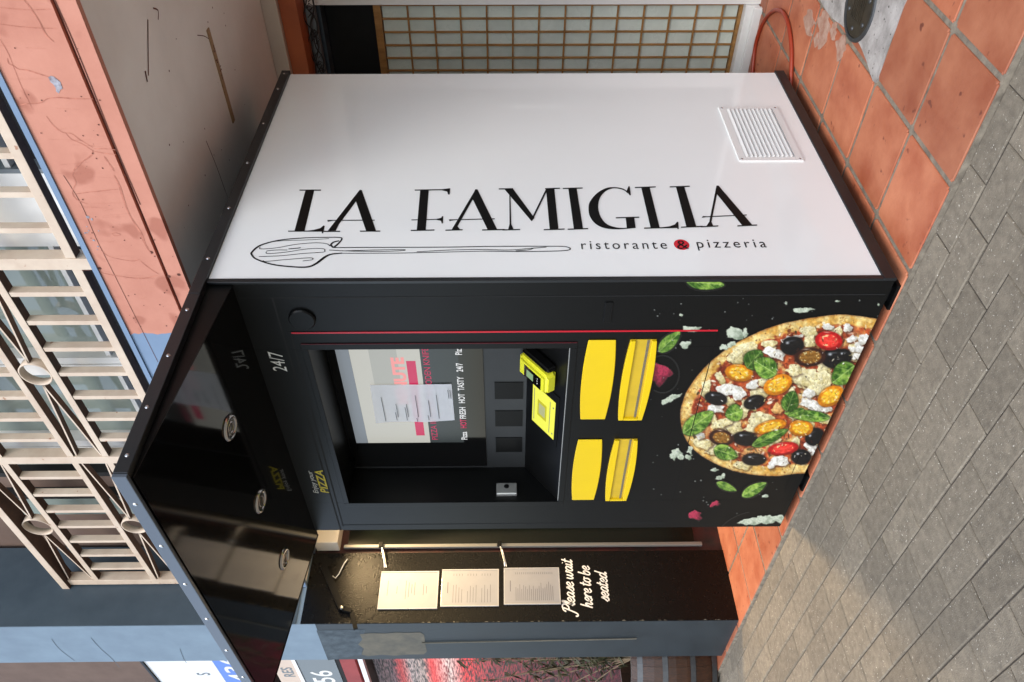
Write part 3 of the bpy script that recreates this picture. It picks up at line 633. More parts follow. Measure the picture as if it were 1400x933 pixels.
# spatula drawing
fl = Flat(sf, .0008)
def sk(pts, w): fl.stroke([A(p) for p in pts], w)
sk([(520, 397), (540, 380), (557, 360), (550, 351), (500, 350), (400, 352), (280, 362), (190, 385), (150, 415), (148, 430), (170, 450), (240, 473), (330, 484), (400, 485), (440, 470), (480, 440), (510, 427), (560, 422)], [.007, .0045, .004, .007, .005, .006, .009, .005])
sk([(520, 397), (508, 385), (520, 372), (545, 366)], .006); sk([(520, 397), (700, 396), (1000, 395), (1200, 392)], .004); sk([(560, 423), (800, 422), (1000, 418), (1200, 413)], .003)
sk([(500, 408), (600, 413), (750, 414), (838, 410), (830, 406), (700, 408), (560, 412)], .003); sk([(900, 416), (1050, 408), (1200, 405)], .003)
sk([(185, 395), (190, 403), (260, 398), (350, 382), (440, 375), (490, 380), (503, 390)], .0028); sk([(183, 388), (260, 368), (400, 362), (500, 356)], .0024); sk([(215, 415), (220, 424), (300, 418), (400, 403), (470, 402), (480, 410), (470, 418), (380, 424), (280, 434), (180, 438)], .0028)
sk([(215, 412), (260, 408), (310, 408)], .0028); sk([(315, 403), (360, 399), (370, 397)], .004); sk([(200, 455), (210, 460), (300, 452), (400, 444), (425, 446), (420, 453), (380, 458)], .0028)
def sk2(pts, w): fl.stroke([Bq(p) for p in pts], w)
sk2([(0, 392), (150, 391), (300, 391), (370, 392), (398, 401), (370, 411), (200, 415), (0, 413)], .0035); sk2([(0, 405), (120, 408), (200, 402), (290, 395)], .003); sk2([(150, 412), (210, 407), (230, 400)], .003)
fl.build('spatula_drawing', M['ink'], side)
# ---- canopy: a wedge, deeper at the machine than at its front edge
CYF, CXL = 1.069, -3.0; CXR = SX - .016
ca = empty('canopy'); ca.parent = ki
und = MB(); und.add([(CXL + .006, FY + .010, 2.048), (CXR, FY + .010, 2.048), (CXR, CYF + .004, 2.119), (CXL + .006, CYF + .004, 2.119)], [(0, 1, 2, 3)]).build('underside', M['gloss'], ca)
B('canopy_top', M['trim'], ca, CXL + .001, CXR - .001, CYF + .003, FY + .01, KZ - .006, KZ - .001)
for x in (CXL, CXR):
    q = MB(); v = [(x, FY + .010, 2.046), (x, FY + .010, KZ - .007), (x, CYF + .004, KZ - .007), (x, CYF + .004, 2.117)]; v += [(a + .004, b, c) for a, b, c in v]
    q.add(v, [(0, 1, 2, 3), (7, 6, 5, 4)] + [(i, 4 + i, 4 + (i + 1) % 4, (i + 1) % 4) for i in range(4)]); q.build('cheek', M['black'], ca)
e1 = B('edge_trim', M['trim'], ca, SX - .0115, SX + .012, CYF, 1.6995, 2.1205, KZ, bev=.002)
e2 = B('edge_trim', M['bluefascia'] if False else mat('sky_sheen_trim', (0.085, 0.105, 0.13), .32), ca, CXL - .01, SX + .010, CYF - .012, CYF - .0005, 2.1205, KZ, bev=.002)  # front trim bluer and lighter than the rest, sky reflection put into its colour
B('edge_trim', M['trim'], ca, CXL - .012, CXL - .0005, CYF, FY + .01, 2.1205, KZ, bev=.002)
for y in (1.12, 1.27, 1.45, 1.63): MB().lathe((SX + .0122, y, 2.139), [(.0, .003), (.004, .002), (.006, 0)], 10, Matrix.Rotation(math.pi / 2, 3, 'Y')).build('rivet', M['steel'], e1)
for x in (-1.64, -1.84, -2.05, -2.27, -2.50, -2.72, -2.92): MB().lathe((x, CYF - .0122, 2.139), [(.0, .003), (.004, .002), (.006, 0)], 10, Matrix.Rotation(math.pi / 2, 3, 'X')).build('rivet', M['steel'], e2)
sl_ang = math.atan2(2.119 - 2.048, FY + .01 - CYF - .004)
for x in (-1.887, -2.295, -2.69):
    y = 1.49; z_ = 2.048 + (FY + .010 - y) * math.tan(sl_ang)
    R3 = Matrix.Rotation(math.pi - 0, 3, 'X') ; R3 = Matrix.Rotation(-sl_ang, 3, 'X') @ R3
    dl = empty('downlight'); dl.parent = ca
    MB().lathe((x, y, z_), [(.028, .002), (.030, .008), (.040, .007), (.044, .001)], 28, R3).build('bezel', M['steel'], dl, True)
    MB().lathe((x, y, z_), [(0, .0015), (.012, .002), (.0275, .003)], 24, R3).build('lens', M['lamp'], dl, True)
    MB().lathe((x, y, z_), [(.014, .004), (.017, .006), (.020, .004)], 24, R3).build('inner_ring', M['steel'], dl, True)
# ---- header writing
hf = lambda x, z, l: (x, FY + .012 - l, z)
hp = lambda px, py: at(px, py, 1, FY)[[0, 2]]
zh = zoomer(300, 470, 180 / 763)
fh = lambda x, z, l: (x, FY - l, z)
fl = Flat(fh, .001)
fl.text('24/7', -1.935, 1.962, .066, shear=.12, fit=.092)
fl.build('lettering', M['chalk'], hd)
px0, px1 = -2.667, -2.475
fl = Flat(fh, .001); fl.text('PIZZA', -2.665, 1.943, .045, sx=1.3, shear=.25, bold=.001); fl.build('lettering', M['gold'], hd)
fl = Flat(fh, .0012); fl.text('Enjoy your', -2.665, 1.985, .028, sx=1.25, shear=.35); fl.build('lettering', M['chalk'], hd)
# ---- front door seams, red strip, button
fl = Flat(fh, .0006)
for pts, w in [([(-1.748, 1.93), (-1.748, .546)], .004), ([(-1.60, 1.94), (-2.946, 1.94)], .006), ([(-1.748, 1.915), (-2.915, 1.925)], .005), ([(-2.905, 1.93), (-2.905, .56)], .004), ([(-1.74, .546), (-2.762, .546)], .003), ([(-1.60, 2.04), (-1.60, .06)], .003)]: fl.stroke(pts, w, False)
fl.build('door_seam', M['dark'], ki)
B('red_strip', M['redstrip'], ki, -1.7535, -1.7475, FY - .003, FY - .0012, .548, 1.912)
bz = empty('niche_bezel'); bz.parent = ki
for a in ((RXR, -1.803, RZ0 - .022, RZ1 + .020), (RXL - .024, RXL, RZ0 - .022, RZ1 + .02), (RXL + .0005, RXR - .0005, RZ1, RZ1 + .02), (RXL + .0005, RXR - .0005, RZ0 - .022, RZ0)):
    B('bezel_bar', M['black'], bz, a[0], a[1], FY - .004, FY - .0002, a[2], a[3], bev=.0012)
B('red_line', mat('dark_red_line', rgb(84, 18, 28), .4), bz, -1.8025, -1.8008, FY - .004, FY - .0008, RZ0 - .02, RZ1 + .018)
MB().lathe((-1.688, FY, 1.865), [(0, .012), (.038, .012), (.042, .008), (.042, 0)], 36, Matrix.Rotation(math.pi / 2, 3, 'X')).build('round_cap', M['black'], ki, False)
lk = B('lock_plate', M['black'], ki, -1.71, -1.625, FY - .004, FY - .0005, .895, .92, bev=.001)
# ---- niche
M['niche'] = mat('niche_grey', (0.030, 0.032, 0.033), .42, var=.2, scale=4)
B('niche_back', M['niche'], ki, RXL + .001, RXR - .001, RYB, RYB + .006, 1.14, RZ1)
tray = MB().add([(RXL + .001, FY + .002, RZ0 + .001), (RXR - .001, FY + .002, RZ0 + .001), (RXR - .001, RYB, 1.150), (RXL + .001, RYB, 1.150)], [(0, 1, 2, 3)]).build('tray', M['black'], ki)
B('tray_lip', M['alu'], ki, RXL + .001, RXR - .001, FY + .0005, FY + .0032, RZ0 + .001, RZ0 + .0035)
ds = B('display', M['gloss'], ki, -2.714, RXR - .002, RYB - .006, RYB - .0005, 1.311, RZ1 - .003)
dp = lambda px, py: at(px, py, 1, RYB - .006)[[0, 2]]
df = lambda x, z, l: (x, RYB - .006 - l, z)
def emis(name, c, s=1.0): return mat(name, tuple(.25 * q for q in c), .25, emit=c, estr=s)
em = dict(g1=emis('screen_grey', rgb(128, 134, 140), .34), g2=emis('screen_pale', rgb(190, 188, 178), .38), g3=emis('screen_mid', rgb(170, 170, 162), .38), pk=emis('screen_pink', rgb(236, 150, 146), .40), mg=emis('screen_magenta', rgb(206, 44, 92), .34), wh=emis('screen_white', (.85, .85, .85), .34), dk=emis('screen_dark', rgb(58, 64, 64), .25))
def quad(mt, name, x0, x1, z0, z1, l): return Flat(df, l).poly([(x0, z0), (x1, z0), (x1, z1), (x0, z1)]).build(name, em[mt], ds)
quad('dk', 'screen_image', -2.548, RXR - .006, 1.40, 1.536, .0004)
quad('g2', 'screen_image', -2.548, RXR - .006, 1.537, 1.79, .0004)
quad('g1', 'screen_image', -2.548, RXR - .006, 1.7905, 1.838, .0004)
quad('g3', 'screen_image', -2.35, RXR - .006, 1.62, 1.72, .0008)
def stext(mt, t, x, z, s, sx=1, b=0.0, l=.0014, sp=1.0): Flat(df, l).text(t, x, z, s, sx=sx, bold=b, space=sp).build('screen_text', em[mt], ds)
stext('pk', 'MINUTE', -2.30, 1.600, .062, 1.15, .003)
quad('mg', 'screen_band', -2.50, -2.06, 1.556, 1.59, .0010)
stext('mg', 'PIZZA INCLUDES WOODEN KNIFE', -2.53, 1.505, .034, 1.02)
for t, x, mt in [('Pizza', -2.53, 'wh'), ('HOT', -2.455, 'mg'), ('FRESH', -2.395, 'wh'), ('HOT', -2.30, 'wh'), ('TASTY', -2.225, 'wh'), ('24/7', -2.12, 'wh'), ('Pizza', -2.03, 'wh')]: stext(mt, t, x, 1.386, .034, .78, .0006)
for x in (-2.186, -2.354, -2.525): B('sensor_window', M['ink'], ki, x - .096, x, RYB - .003, RYB - .0004, 1.163, 1.271)
# tray gadgets
ty = math.atan2(1.150 - RZ0, RYB - FY)
def tp(x, s, h): # s along slope from the front, h above the slope
    return (x, FY + .002 + s * math.cos(ty) - h * math.sin(ty), RZ0 + .001 + s * math.sin(ty) + h * math.cos(ty))
def tbox(name, mt, par, x0, x1, s0, s1, h0, h1, bev=0.0, topin=0.0):
    bm = bmesh.new(); bmesh.ops.create_cube(bm, size=1)
    for v in bm.verts:
        k = topin if v.co.z > 0 else 0
        v.co = ((x0 + x1) / 2 + v.co.x * (x1 - x0 - 2 * k), (s0 + s1) / 2 + v.co.y * (s1 - s0 - 2 * k), (h0 + h1) / 2 + v.co.z * (h1 - h0))
    if bev: bmesh.ops.bevel(bm, geom=bm.edges[:], offset=bev, segments=3, affect='EDGES')
    bm.verts.index_update(); v = [tp(*q.co) for q in bm.verts]; f = [[q.index for q in fc.verts] for fc in bm.faces]; bm.free()
    return obj(name, v, f, mt, par)
ts = tbox('touch_screen', M['black'], ki, -2.40, -2.11, .03, .19, .0006, .004, .001)
scr = emis('touch_yellow', rgb(240, 240, 90), .38)
tbox('screen_image', scr, ts, -2.368, -2.152, .046, .172, .0042, .0048)
tbox('screen_line', M['greyink'], ts, -2.35, -2.17, .072, .075, .005, .0053); tbox('screen_line', M['greyink'], ts, -2.35, -2.17, .160, .163, .005, .0053)
tbox('screen_icon', emis('touch_olive', rgb(190, 184, 50), .4), ts, -2.305, -2.215, .092, .142, .005, .0053)
tbox('screen_icon', emis('touch_grey', rgb(176, 178, 130), .4), ts, -2.29, -2.23, .100, .134, .0055, .0058)
for x in (-2.34, -2.19): tbox('screen_dot', M['greyink'], ts, x - .004, x + .004, .053, .059, .005, .0053)
ct = tbox('card_terminal', M['pale'], ki, -2.085, -1.985, .045, .205, .004, .055, .012, .004)
tbox('terminal_side', M['ink'], ct, -1.9845, -1.955, .05, .20, .004, .045, .008, .004)
tbox('terminal_screen', M['gloss'], ct, -2.070, -2.010, .075, .165, .0552, .0565, .0004)
tbox('terminal_logo', emis('terminal_glow', rgb(130, 160, 120), .4), ct, -2.058, -2.024, .115, .150, .0567, .0572)
for k in range(3): tbox('terminal_dot', M['chalk'], ct, -2.05 + k * .012, -2.046 + k * .012, .09, .094, .0567, .0572)
la = B('latch', M['alu'], ki, RXL + .0005, RXL + .022, 1.786, 1.84, 1.185, 1.27, bev=.004)
MB().lathe((RXL + .022, 1.822, 1.228), [(0, .003), (.009, .003), (.011, 0)], 16, Matrix.Rotation(math.pi / 2, 3, 'Y')).build('keyhole', M['ink'], la)
# ---- yellow drawers
def bowed(x0, x1, z0, z1, bow, inset=0.0, n=10, rr=.008):
    x0, x1, z0, z1 = x0 + inset, x1 - inset, z0 + inset, z1 - inset
    p = []
    for k in range(n + 1): t = k / n; p.append((x0 + (x1 - x0) * t, z0 - bow * 4 * t * (1 - t)))
    for k in range(n + 1): t = k / n; p.append((x1 - (x1 - x0) * t, z1 + bow * 4 * t * (1 - t)))
    return p
for (x0, x1) in ((-2.196, -1.790), (-2.720, -2.318)):
    MB().prism(bowed(x0, x1, .871, .960, .010), 1, FY - .006, FY - .0004).build('drawer_flap', M['yellow'], ki).modifiers.new('edge', 'BEVEL').width = .002
    dt = MB().prism(bowed(x0, x1, .739, .824, .010), 1, FY - .003, FY - .0004).build('drawer_tray', M['yellow2'], ki)
    z0, z1 = .736, .827
    for lo, hi, nm in ((z1 - .026, z1 + .002, 'lip'), (z0 - .002, z0 + .020, 'lip')):
        top = lo > .79
        n = 12; P_ = []
        for k in range(n + 1):
            t = k / n; P_.append((x0 + (x1 - x0) * t, (z1 - .003 + .010 * 4 * t * (1 - t)) if top else (z0 + .003 - .010 * 4 * t * (1 - t))))
        P_ += [(x1, z1 - .020 if top else z0 + .018), (x0, z1 - .020 if top else z0 + .018)]
        MB().prism(P_, 1, FY - .012, FY - .0032).build(nm, M['yellow'], dt).modifiers.new('edge', 'BEVEL').width = .0015
    B('lip', M['yellow'], dt, x0, x0 + .010, FY - .0115, FY - .0032, z0 + .019, z1 - .021)
    B('slot_line', M['greyink'], dt, x0 + .011, x1, FY - .006, FY - .0034, z0 + .026, z0 + .0285)
    B('slot_line', M['greyink'], dt, x0 + .011, x1, FY - .006, FY - .0034, z0 + .031, z0 + .0325)
# feet
for x in (-1.66, -2.03, -2.80, -3.0 + .12):
    pass
for x, y in ((-1.625, 1.822), (-2.64, 1.822), (-1.625, 2.98), (-2.64, 2.98)):
    MB().box(x - .05, x + .05, y - .05, y + .05, .016, .026).box(x - .028, x + .028, y - .03, y + .03, .026, .0495).build('foot', M['ink'], ki)

# ---- printed pizza on the lower front: cells of colour on the flat panel
def vnoise(X, Y, s, seed):
    r = np.random.RandomState(seed); g = r.rand(128, 128)
    x = X / s; y = Y / s; xi = np.floor(x).astype(int); yi = np.floor(y).astype(int); fx = x - xi; fy = y - yi
    fx = fx * fx * (3 - 2 * fx); fy = fy * fy * (3 - 2 * fy); a = lambda i, j: g[(xi + i) % 128, (yi + j) % 128]
    return (a(0, 0) * (1 - fx) + a(1, 0) * fx) * (1 - fy) + (a(0, 1) * (1 - fx) + a(1, 1) * fx) * fy
def fbm(X, Y, s, seed): return .5 * vnoise(X, Y, s, seed) + .3 * vnoise(X, Y, s / 2.1, seed + 1) + .2 * vnoise(X, Y, s / 4.3, seed + 2)
def paint_print(X, Y):
    X0_, Y0_ = X, Y; CF = np.zeros(X.shape + (3,)); AF = np.zeros(X.shape); C_, Al = CF, AF
    ss = lambda e, w=3.0: np.clip(e / w + .5, 0, 1)
    def lay(mask, col):
        col = np.asarray(col, float)
        if col.ndim == 1: col = col[None, None, :] * np.ones(X.shape + (1,))
        C_[...] = C_ * (1 - mask[..., None]) + col * mask[..., None]; Al[...] = np.maximum(Al, mask)
    def mixc(a, b, t): return np.asarray(a, float) * (1 - t[..., None]) + np.asarray(b, float) * t[..., None]
    def win(cx, cy, r):
        nonlocal X, Y, C_, Al, n2
        mk = (abs(X0_ - cx) < r) & (abs(Y0_ - cy) < r); rr = np.where(mk.any(1))[0]; cc_ = np.where(mk.any(0))[0]
        if len(rr) == 0 or len(cc_) == 0: return False
        w_ = (slice(rr[0], rr[-1] + 1), slice(cc_[0], cc_[-1] + 1)); X, Y, C_, Al, n2 = X0_[w_], Y0_[w_], CF[w_], AF[w_], n2F[w_]; return True
    def full():
        nonlocal X, Y, C_, Al, n2
        X, Y, C_, Al, n2 = X0_, Y0_, CF, AF, n2F
    n2 = n2F = fbm(X, Y, 11, 9)
    wob = (fbm(X, Y, 30, 5) - .5) * 14
    def polyd(pts):           # signed distance to a closed curve (positive inside)
        P = np.array(smooth_curve(pts, 6, True)); best = np.full(X.shape, 1e9); inside = np.zeros(X.shape, bool)
        for i in range(len(P)):
            a, b = P[i], P[(i + 1) % len(P)]; d = b - a; L2 = d @ d + 1e-9
            t = np.clip(((X - a[0]) * d[0] + (Y - a[1]) * d[1]) / L2, 0, 1)
            best = np.minimum(best, np.hypot(X - a[0] - t * d[0], Y - a[1] - t * d[1]))
            if a[1] != b[1]:
                c = (a[1] > Y) != (b[1] > Y); inside ^= c & (X < (b[0] - a[0]) * (Y - a[1]) / (b[1] - a[1]) + a[0])
        return np.where(inside, best, -best)
    ol = [(146, 490), (160, 420), (200, 350), (262, 280), (340, 218), (450, 160), (560, 122), (700, 95), (800, 87), (930, 104), (1050, 140), (1150, 250), (1150, 420), (1000, 600), (860, 680), (720, 715), (620, 722), (520, 732), (420, 724), (320, 698), (215, 640), (160, 570)]
    D = polyd(ol)
    n1 = fbm(X, Y, 26, 1); n3 = fbm(X, Y, 60, 21); n4 = vnoise(X, Y, 5, 31)
    crust = mixc((214, 160, 70), (242, 214, 140), np.clip((n1 - .3) * 2.4, 0, 1)); crust = mixc(crust, (150, 86, 30), np.clip((n2 - .62) * 5, 0, 1) * .8)
    crust = mixc(crust, (120, 60, 24), np.clip(1 - D / 9, 0, 1) * .55)
    lay(ss(D + wob * .25), crust)
    sauce = mixc((122, 40, 22), (206, 92, 44), np.clip((n1 - .25) * 2.2, 0, 1)); sauce = mixc(sauce, (228, 184, 112), np.clip((n3 - .52) * 5, 0, 1)); sauce = mixc(sauce, (66, 24, 18), np.clip((n2 - .6) * 4, 0, 1) * .8)
    sauce = mixc(sauce, (232, 200, 150), np.clip((n4 - .8) * 4, 0, 1) * .6)
    lay(ss(D - 42 + wob * 1.6, 10), sauce)
    rs0 = np.random.RandomState(77)
    inD = D
    def dab(cx, cy, a, b, ang, col, al=1.0):
        if not win(cx, cy, max(a, b) + 3): return
        t = math.radians(ang); dx, dy = X - cx, Y - cy; r = np.hypot((dx * math.cos(t) + dy * math.sin(t)) / a, (-dx * math.sin(t) + dy * math.cos(t)) / b)
        lay(np.clip((1.1 - r) * 3, 0, 1) * al, col)
    for i in range(620):
        x, y = rs0.uniform(150, 950), rs0.uniform(90, 730); j = np.argmin(np.hypot(X0_[::6, ::6] - x, Y0_[::6, ::6] - y))
        if inD[::6, ::6].ravel()[j] < 30: continue
        c = [(236, 214, 160), (246, 238, 214), (226, 150, 70), (196, 60, 36), (90, 30, 20), (60, 50, 26), (222, 190, 110), (150, 60, 30)][rs0.randint(8)]
        dab(x, y, rs0.uniform(4, 16), rs0.uniform(2.5, 7), rs0.uniform(0, 180), c, rs0.uniform(.5, .95))
    full()
    def polyl(pts):
        P = np.array(pts); best = np.full(X.shape, 1e9); inside = np.zeros(X.shape, bool)
        for i in range(len(P)):
            a, b = P[i], P[(i + 1) % len(P)]; d = b - a; L2 = d @ d + 1e-9
            t = np.clip(((X - a[0]) * d[0] + (Y - a[1]) * d[1]) / L2, 0, 1)
            best = np.minimum(best, np.hypot(X - a[0] - t * d[0], Y - a[1] - t * d[1]))
            if a[1] != b[1]:
                c = (a[1] > Y) != (b[1] > Y); inside ^= c & (X < (b[0] - a[0]) * (Y - a[1]) / (b[1] - a[1]) + a[0])
        return np.where(inside, best, -best)
    def blob(pts, c1, c2, seed, speck=.5, shade=True):
        pa_ = np.array(pts); c0 = pa_.mean(0); R_ = np.abs(pa_ - c0).max()
        if not win(c0[0], c0[1], R_ + 24): return
        nn = (fbm(X, Y, 14, seed) - .5) * 10
        d = polyl(pa_) + nn; k = fbm(X, Y, 13, seed + 3); f_ = vnoise(X, Y, 4, seed + 9)
        lit = np.clip(.55 - ((X - c0[0]) * .5 + (Y - c0[1]) * .85) / (2.2 * R_) + (k - .5) * .9, 0, 1)
        col = mixc(tuple(.80 * q for q in c1), c2, np.clip(lit * 1.5, 0, 1)); col = mixc(col, c1, np.clip((f_ - .55) * 2, 0, 1) * .6); col = mixc(col, (80, 62, 34), np.clip((vnoise(X, Y, 4, seed + 5) - .8) * 6, 0, 1) * speck)
        if shade:
            d2 = polyl(pa_ + np.array([4, 6])) + nn; lay(np.clip(d2 / 7 + .6, 0, 1) * .5, (44, 20, 12))
        lay(ss(d), col)
    def rnd(cx, cy, a, b, ang=0, k=9):
        r = np.random.RandomState(int(cx * 7 + cy)); t = math.radians(ang); out = []; k = k + 3
        for i in range(k):
            q = 2 * math.pi * i / k; m_ = 1 + (r.rand() - .5) * .62; x = a * math.cos(q) * m_; y = b * math.sin(q) * m_
            out.append((cx + x * math.cos(t) - y * math.sin(t), cy + x * math.sin(t) + y * math.cos(t)))
        return out
    CH = ((214, 190, 112), (246, 234, 186)); WHT = ((206, 198, 176), (250, 247, 236))
    for i in range(46):
        x, y = rs0.uniform(170, 950), rs0.uniform(110, 720); j = np.argmin(np.hypot(X0_[::6, ::6] - x, Y0_[::6, ::6] - y))
        if inD[::6, ::6].ravel()[j] < 38: continue
        blob(rnd(x, y, rs0.uniform(18, 44), rs0.uniform(12, 26), rs0.uniform(0, 180)), *(CH if rs0.rand() < .75 else ((212, 140, 70), (236, 190, 120))), 200 + i, .6)
    for a in [(395, 235, 62, 30, -25), (365, 258, 40, 28, 0), (640, 335, 60, 40, 15), (700, 350, 55, 45, -10), (600, 310, 35, 22, 0), (350, 540, 60, 34, 10), (310, 520, 40, 22, -15), (470, 505, 55, 28, -10), (440, 545, 40, 18, 0), (240, 600, 40, 22, 20), (655, 160, 40, 24, 10), (660, 195, 28, 26, 0), (720, 500, 30, 22, 20), (490, 360, 34, 24, 0), (700, 385, 44, 24, -10), (395, 690, 40, 14, 10)]: blob(rnd(*a), *CH, int(a[0]), .7)
    for a in [(345, 385, 56, 26, 5), (375, 408, 30, 22, 0), (430, 368, 28, 18, -15), (525, 243, 50, 24, 25), (590, 180, 44, 8, -12), (285, 463, 38, 18, 5), (225, 570, 22, 16, 0), (665, 442, 44, 22, 15), (690, 462, 26, 14, 20), (735, 135, 18, 14, 0), (655, 403, 26, 18, 0), (540, 672, 44, 20, -8), (510, 690, 18, 12, 0), (668, 610, 36, 14, 15), (672, 632, 20, 14, 40), (730, 465, 20, 10, 0), (812, 140, 16, 16, 0), (830, 185, 24, 12, -20), (860, 205, 20, 14, -30), (835, 225, 22, 10, 10), (870, 230, 22, 18, 20), (845, 255, 26, 10, -10), (880, 185, 24, 18, -30), (860, 255, 20, 10, 30)]: blob(rnd(*a, 7), *WHT, int(a[0]) + 3, .25)
    def ell(cx, cy, a, b, ang):
        t = math.radians(ang); dx, dy = X - cx, Y - cy; u = (dx * math.cos(t) + dy * math.sin(t)) / a; v = (-dx * math.sin(t) + dy * math.cos(t)) / b
        return u, v, np.sqrt(u * u + v * v)
    def olive(cx, cy, a, b, ang):
        if not win(cx, cy, max(a, b) * 1.4): return
        a, b = a * .98, b * 1.0; u, v, r = ell(cx, cy, a, b, ang); lay(np.clip((1.22 - r) * 4, 0, 1) * .6, (20, 10, 8)); lay(ss((1 - r) * b), mixc((12, 12, 14), (44, 40, 40), np.clip(n2 - .4, 0, 1)))
        h = np.clip(1 - np.hypot((u + .35) / .22, (v + .4) / .22), 0, 1); lay(h * .9, (235, 238, 240)); h = np.clip(1 - np.hypot((u + .1) / .6, (v + .55) / .14), 0, 1); lay(h * .5, (140, 145, 150))
    for a in [(288, 422, 46, 26, 12), (441, 437, 44, 27, -18), (592, 212, 48, 36, -10), (762, 262, 56, 40, 0), (405, 582, 50, 28, 5), (440, 665, 48, 24, 0), (682, 575, 40, 34, -30), (628, 655, 40, 30, 0), (800, 255, 30, 30, 0)]: olive(*a)
    def tomato(cx, cy, a, b, ang, skin, flesh, seed):
        if not win(cx, cy, max(a, b) * 1.4): return
        a, b = a * .98, b * 1.0; u, v, r = ell(cx, cy, a, b, ang); th = np.arctan2(v, u); lay(np.clip((1.2 - r) * 4, 0, 1) * .5, (40, 16, 10)); lay(ss((1 - r) * b), mixc(skin, tuple(.7 * q for q in skin), np.clip(v * .8, 0, 1)))
        pat = .5 + .5 * np.sin(th * 9 + np.sin(r * 9) * 1.2); inn = np.clip((.78 - r) * 6, 0, 1); lay(inn, mixc(flesh, tuple(min(255, 1.25 * q + 20) for q in flesh), pat * np.clip(r * 1.4, 0, 1)))
        lay(np.clip(1 - np.hypot(u / .62, v / .16), 0, 1), tuple(min(255, q * 1.1 + 25) for q in flesh)); sd = (np.abs(r - .52) < .1) & (vnoise(X, Y, 6, seed) > .7); lay(sd * .8, (245, 226, 160))
        lay(np.clip(1 - np.hypot((u + .2) / .35, (v + .86) / .1), 0, 1) * .7, (255, 240, 210))
    OR = ((220, 130, 14), (236, 164, 36)); DK = ((56, 26, 18), (128, 84, 26)); RD = ((186, 20, 22), (224, 50, 40))
    for a, c in [((380, 320, 57, 34, 8), OR), ((535, 367, 61, 38, -24), OR), ((745, 413, 57, 37, -32), OR), ((505, 535, 67, 26, -14), OR), ((627, 540, 49, 33, 2), OR), ((663, 257, 64, 37, -4), DK), ((310, 578, 50, 32, 8), DK), ((738, 192, 56, 38, 6), RD), ((556, 622, 63, 26, -8), RD)]: tomato(*a, *c, int(a[0]))
    def leaf(x0, y0, x1, y1, w, dark=0.0, bend=0.0):
        cx, cy = (x0 + x1) / 2, (y0 + y1) / 2
        if not win(cx, cy, math.hypot(x1 - x0, y1 - y0) * .6 + w): return
        L = math.hypot(x1 - x0, y1 - y0) / 2; t = math.atan2(y1 - y0, x1 - x0); dx, dy = X - cx, Y - cy
        u = (dx * math.cos(t) + dy * math.sin(t)) / L; v = (-dx * math.sin(t) + dy * math.cos(t)) / w - bend * (1 - u * u)
        hw = np.where(np.abs(u) < 1, np.clip(1 - u * u, 0, 1) ** .62 * (1 - .22 * u), 0); d = hw - np.abs(v)
        lay(np.clip((d + .25) * 4, 0, 1) * (np.abs(u) < 1.05) * .45, (14, 14, 8))
        k = fbm(X, Y, 16, int(x0) + 3); w = w * 1.12; base = mixc((44, 88, 20), (164, 200, 84), np.clip((k - .3) * 1.8 + (v < 0) * .35 - dark, 0, 1)); vein = np.clip(1 - np.abs(v) / .07, 0, 1) * .8
        sv = np.clip(np.sin(u * 11 - np.abs(v) * 6) * 4 - 3.1, 0, 1) * .45 * (np.abs(v) > .05); base = mixc(base, (190, 212, 130), np.clip(vein + sv, 0, 1)); base = mixc(base, (30, 58, 16), np.clip(1 - d * 6, 0, 1) * .35 + np.clip(dark * .5, 0, .6))
        lay(ss(d * w, 3) * (np.abs(u) < 1), base)
    for a in [(412, 300, 470, 232, 40, .45), (528, 325, 440, 270, 42, .05), (158, 562, 278, 475, 36, 0), (395, 470, 325, 490, 34, .1), (570, 475, 600, 392, 34, .45), (742, 500, 560, 480, 22, .15), (640, 465, 575, 492, 14, .1), (840, 290, 752, 360, 44, .1), (432, 612, 576, 545, 22, .2), (280, 622, 374, 655, 30, .05), (60, 236, 146, 156, 26, .05), (290, 758, 370, 790, 16, .1), (392, 812, 490, 758, 22, .0), (170, -44, 322, -30, 26, .0)]: leaf(*a)
    for i in range(420):
        x, y = rs0.uniform(150, 950), rs0.uniform(90, 730); j = np.argmin(np.hypot(X0_[::6, ::6] - x, Y0_[::6, ::6] - y))
        if inD[::6, ::6].ravel()[j] < 16: continue
        c = [(246, 236, 206), (250, 246, 232), (50, 40, 22), (70, 60, 30), (236, 214, 150), (90, 40, 24)][rs0.randint(6)]
        dab(x, y, rs0.uniform(1.5, 8), rs0.uniform(1, 2.6), rs0.uniform(0, 180), c, rs0.uniform(.5, .95))
    bl2 = lambda a, sd: blob(rnd(*a, 7), (150, 168, 140), (214, 222, 200), sd, .1, False)
    for a in [(192, 146, 36, 15, 5), (168, 207, 20, 18, -30), (360, 165, 34, 26, 0), (404, 165, 14, 18, 0), (322, 216, 18, 14, 0), (348, 207, 20, 10, -20), (637, 69, 38, 10, -3), (108, 422, 40, 14, -25), (130, 640, 22, 18, 0), (150, 655, 18, 12, 0), (118, 655, 14, 14, 0), (184, 628, 14, 16, 0), (178, 656, 14, 10, 0), (280, 707, 14, 9, 0), (300, 738, 20, 8, -20), (316, 732, 8, 14, 20), (482, 812, 12, 7, 0), (568, 42, 7, 6, 0), (149, 90, 9, 8, 0), (774, 34, 8, 4, 0), (936, 48, 6, 5, 0), (430, 912, 50, 16, -8), (490, 905, 38, 22, 0), (540, 900, 26, 16, 10)]: bl2(a, int(a[0] + a[1]))
    for a in [(62, 322, 44, 50, 0), (203, 888, 28, 20, 0), (282, 842, 18, 10, -15)]: blob(rnd(*a, 9), (96, 20, 40), (190, 52, 84), int(a[0]), .5, False)
    full(); DF = D
    u, v, r = ell(75, 325, 66, 74, 0); lay(np.clip(1 - np.abs(r - 1) / .03, 0, 1) * (X > 40) * .6, (130, 140, 140))
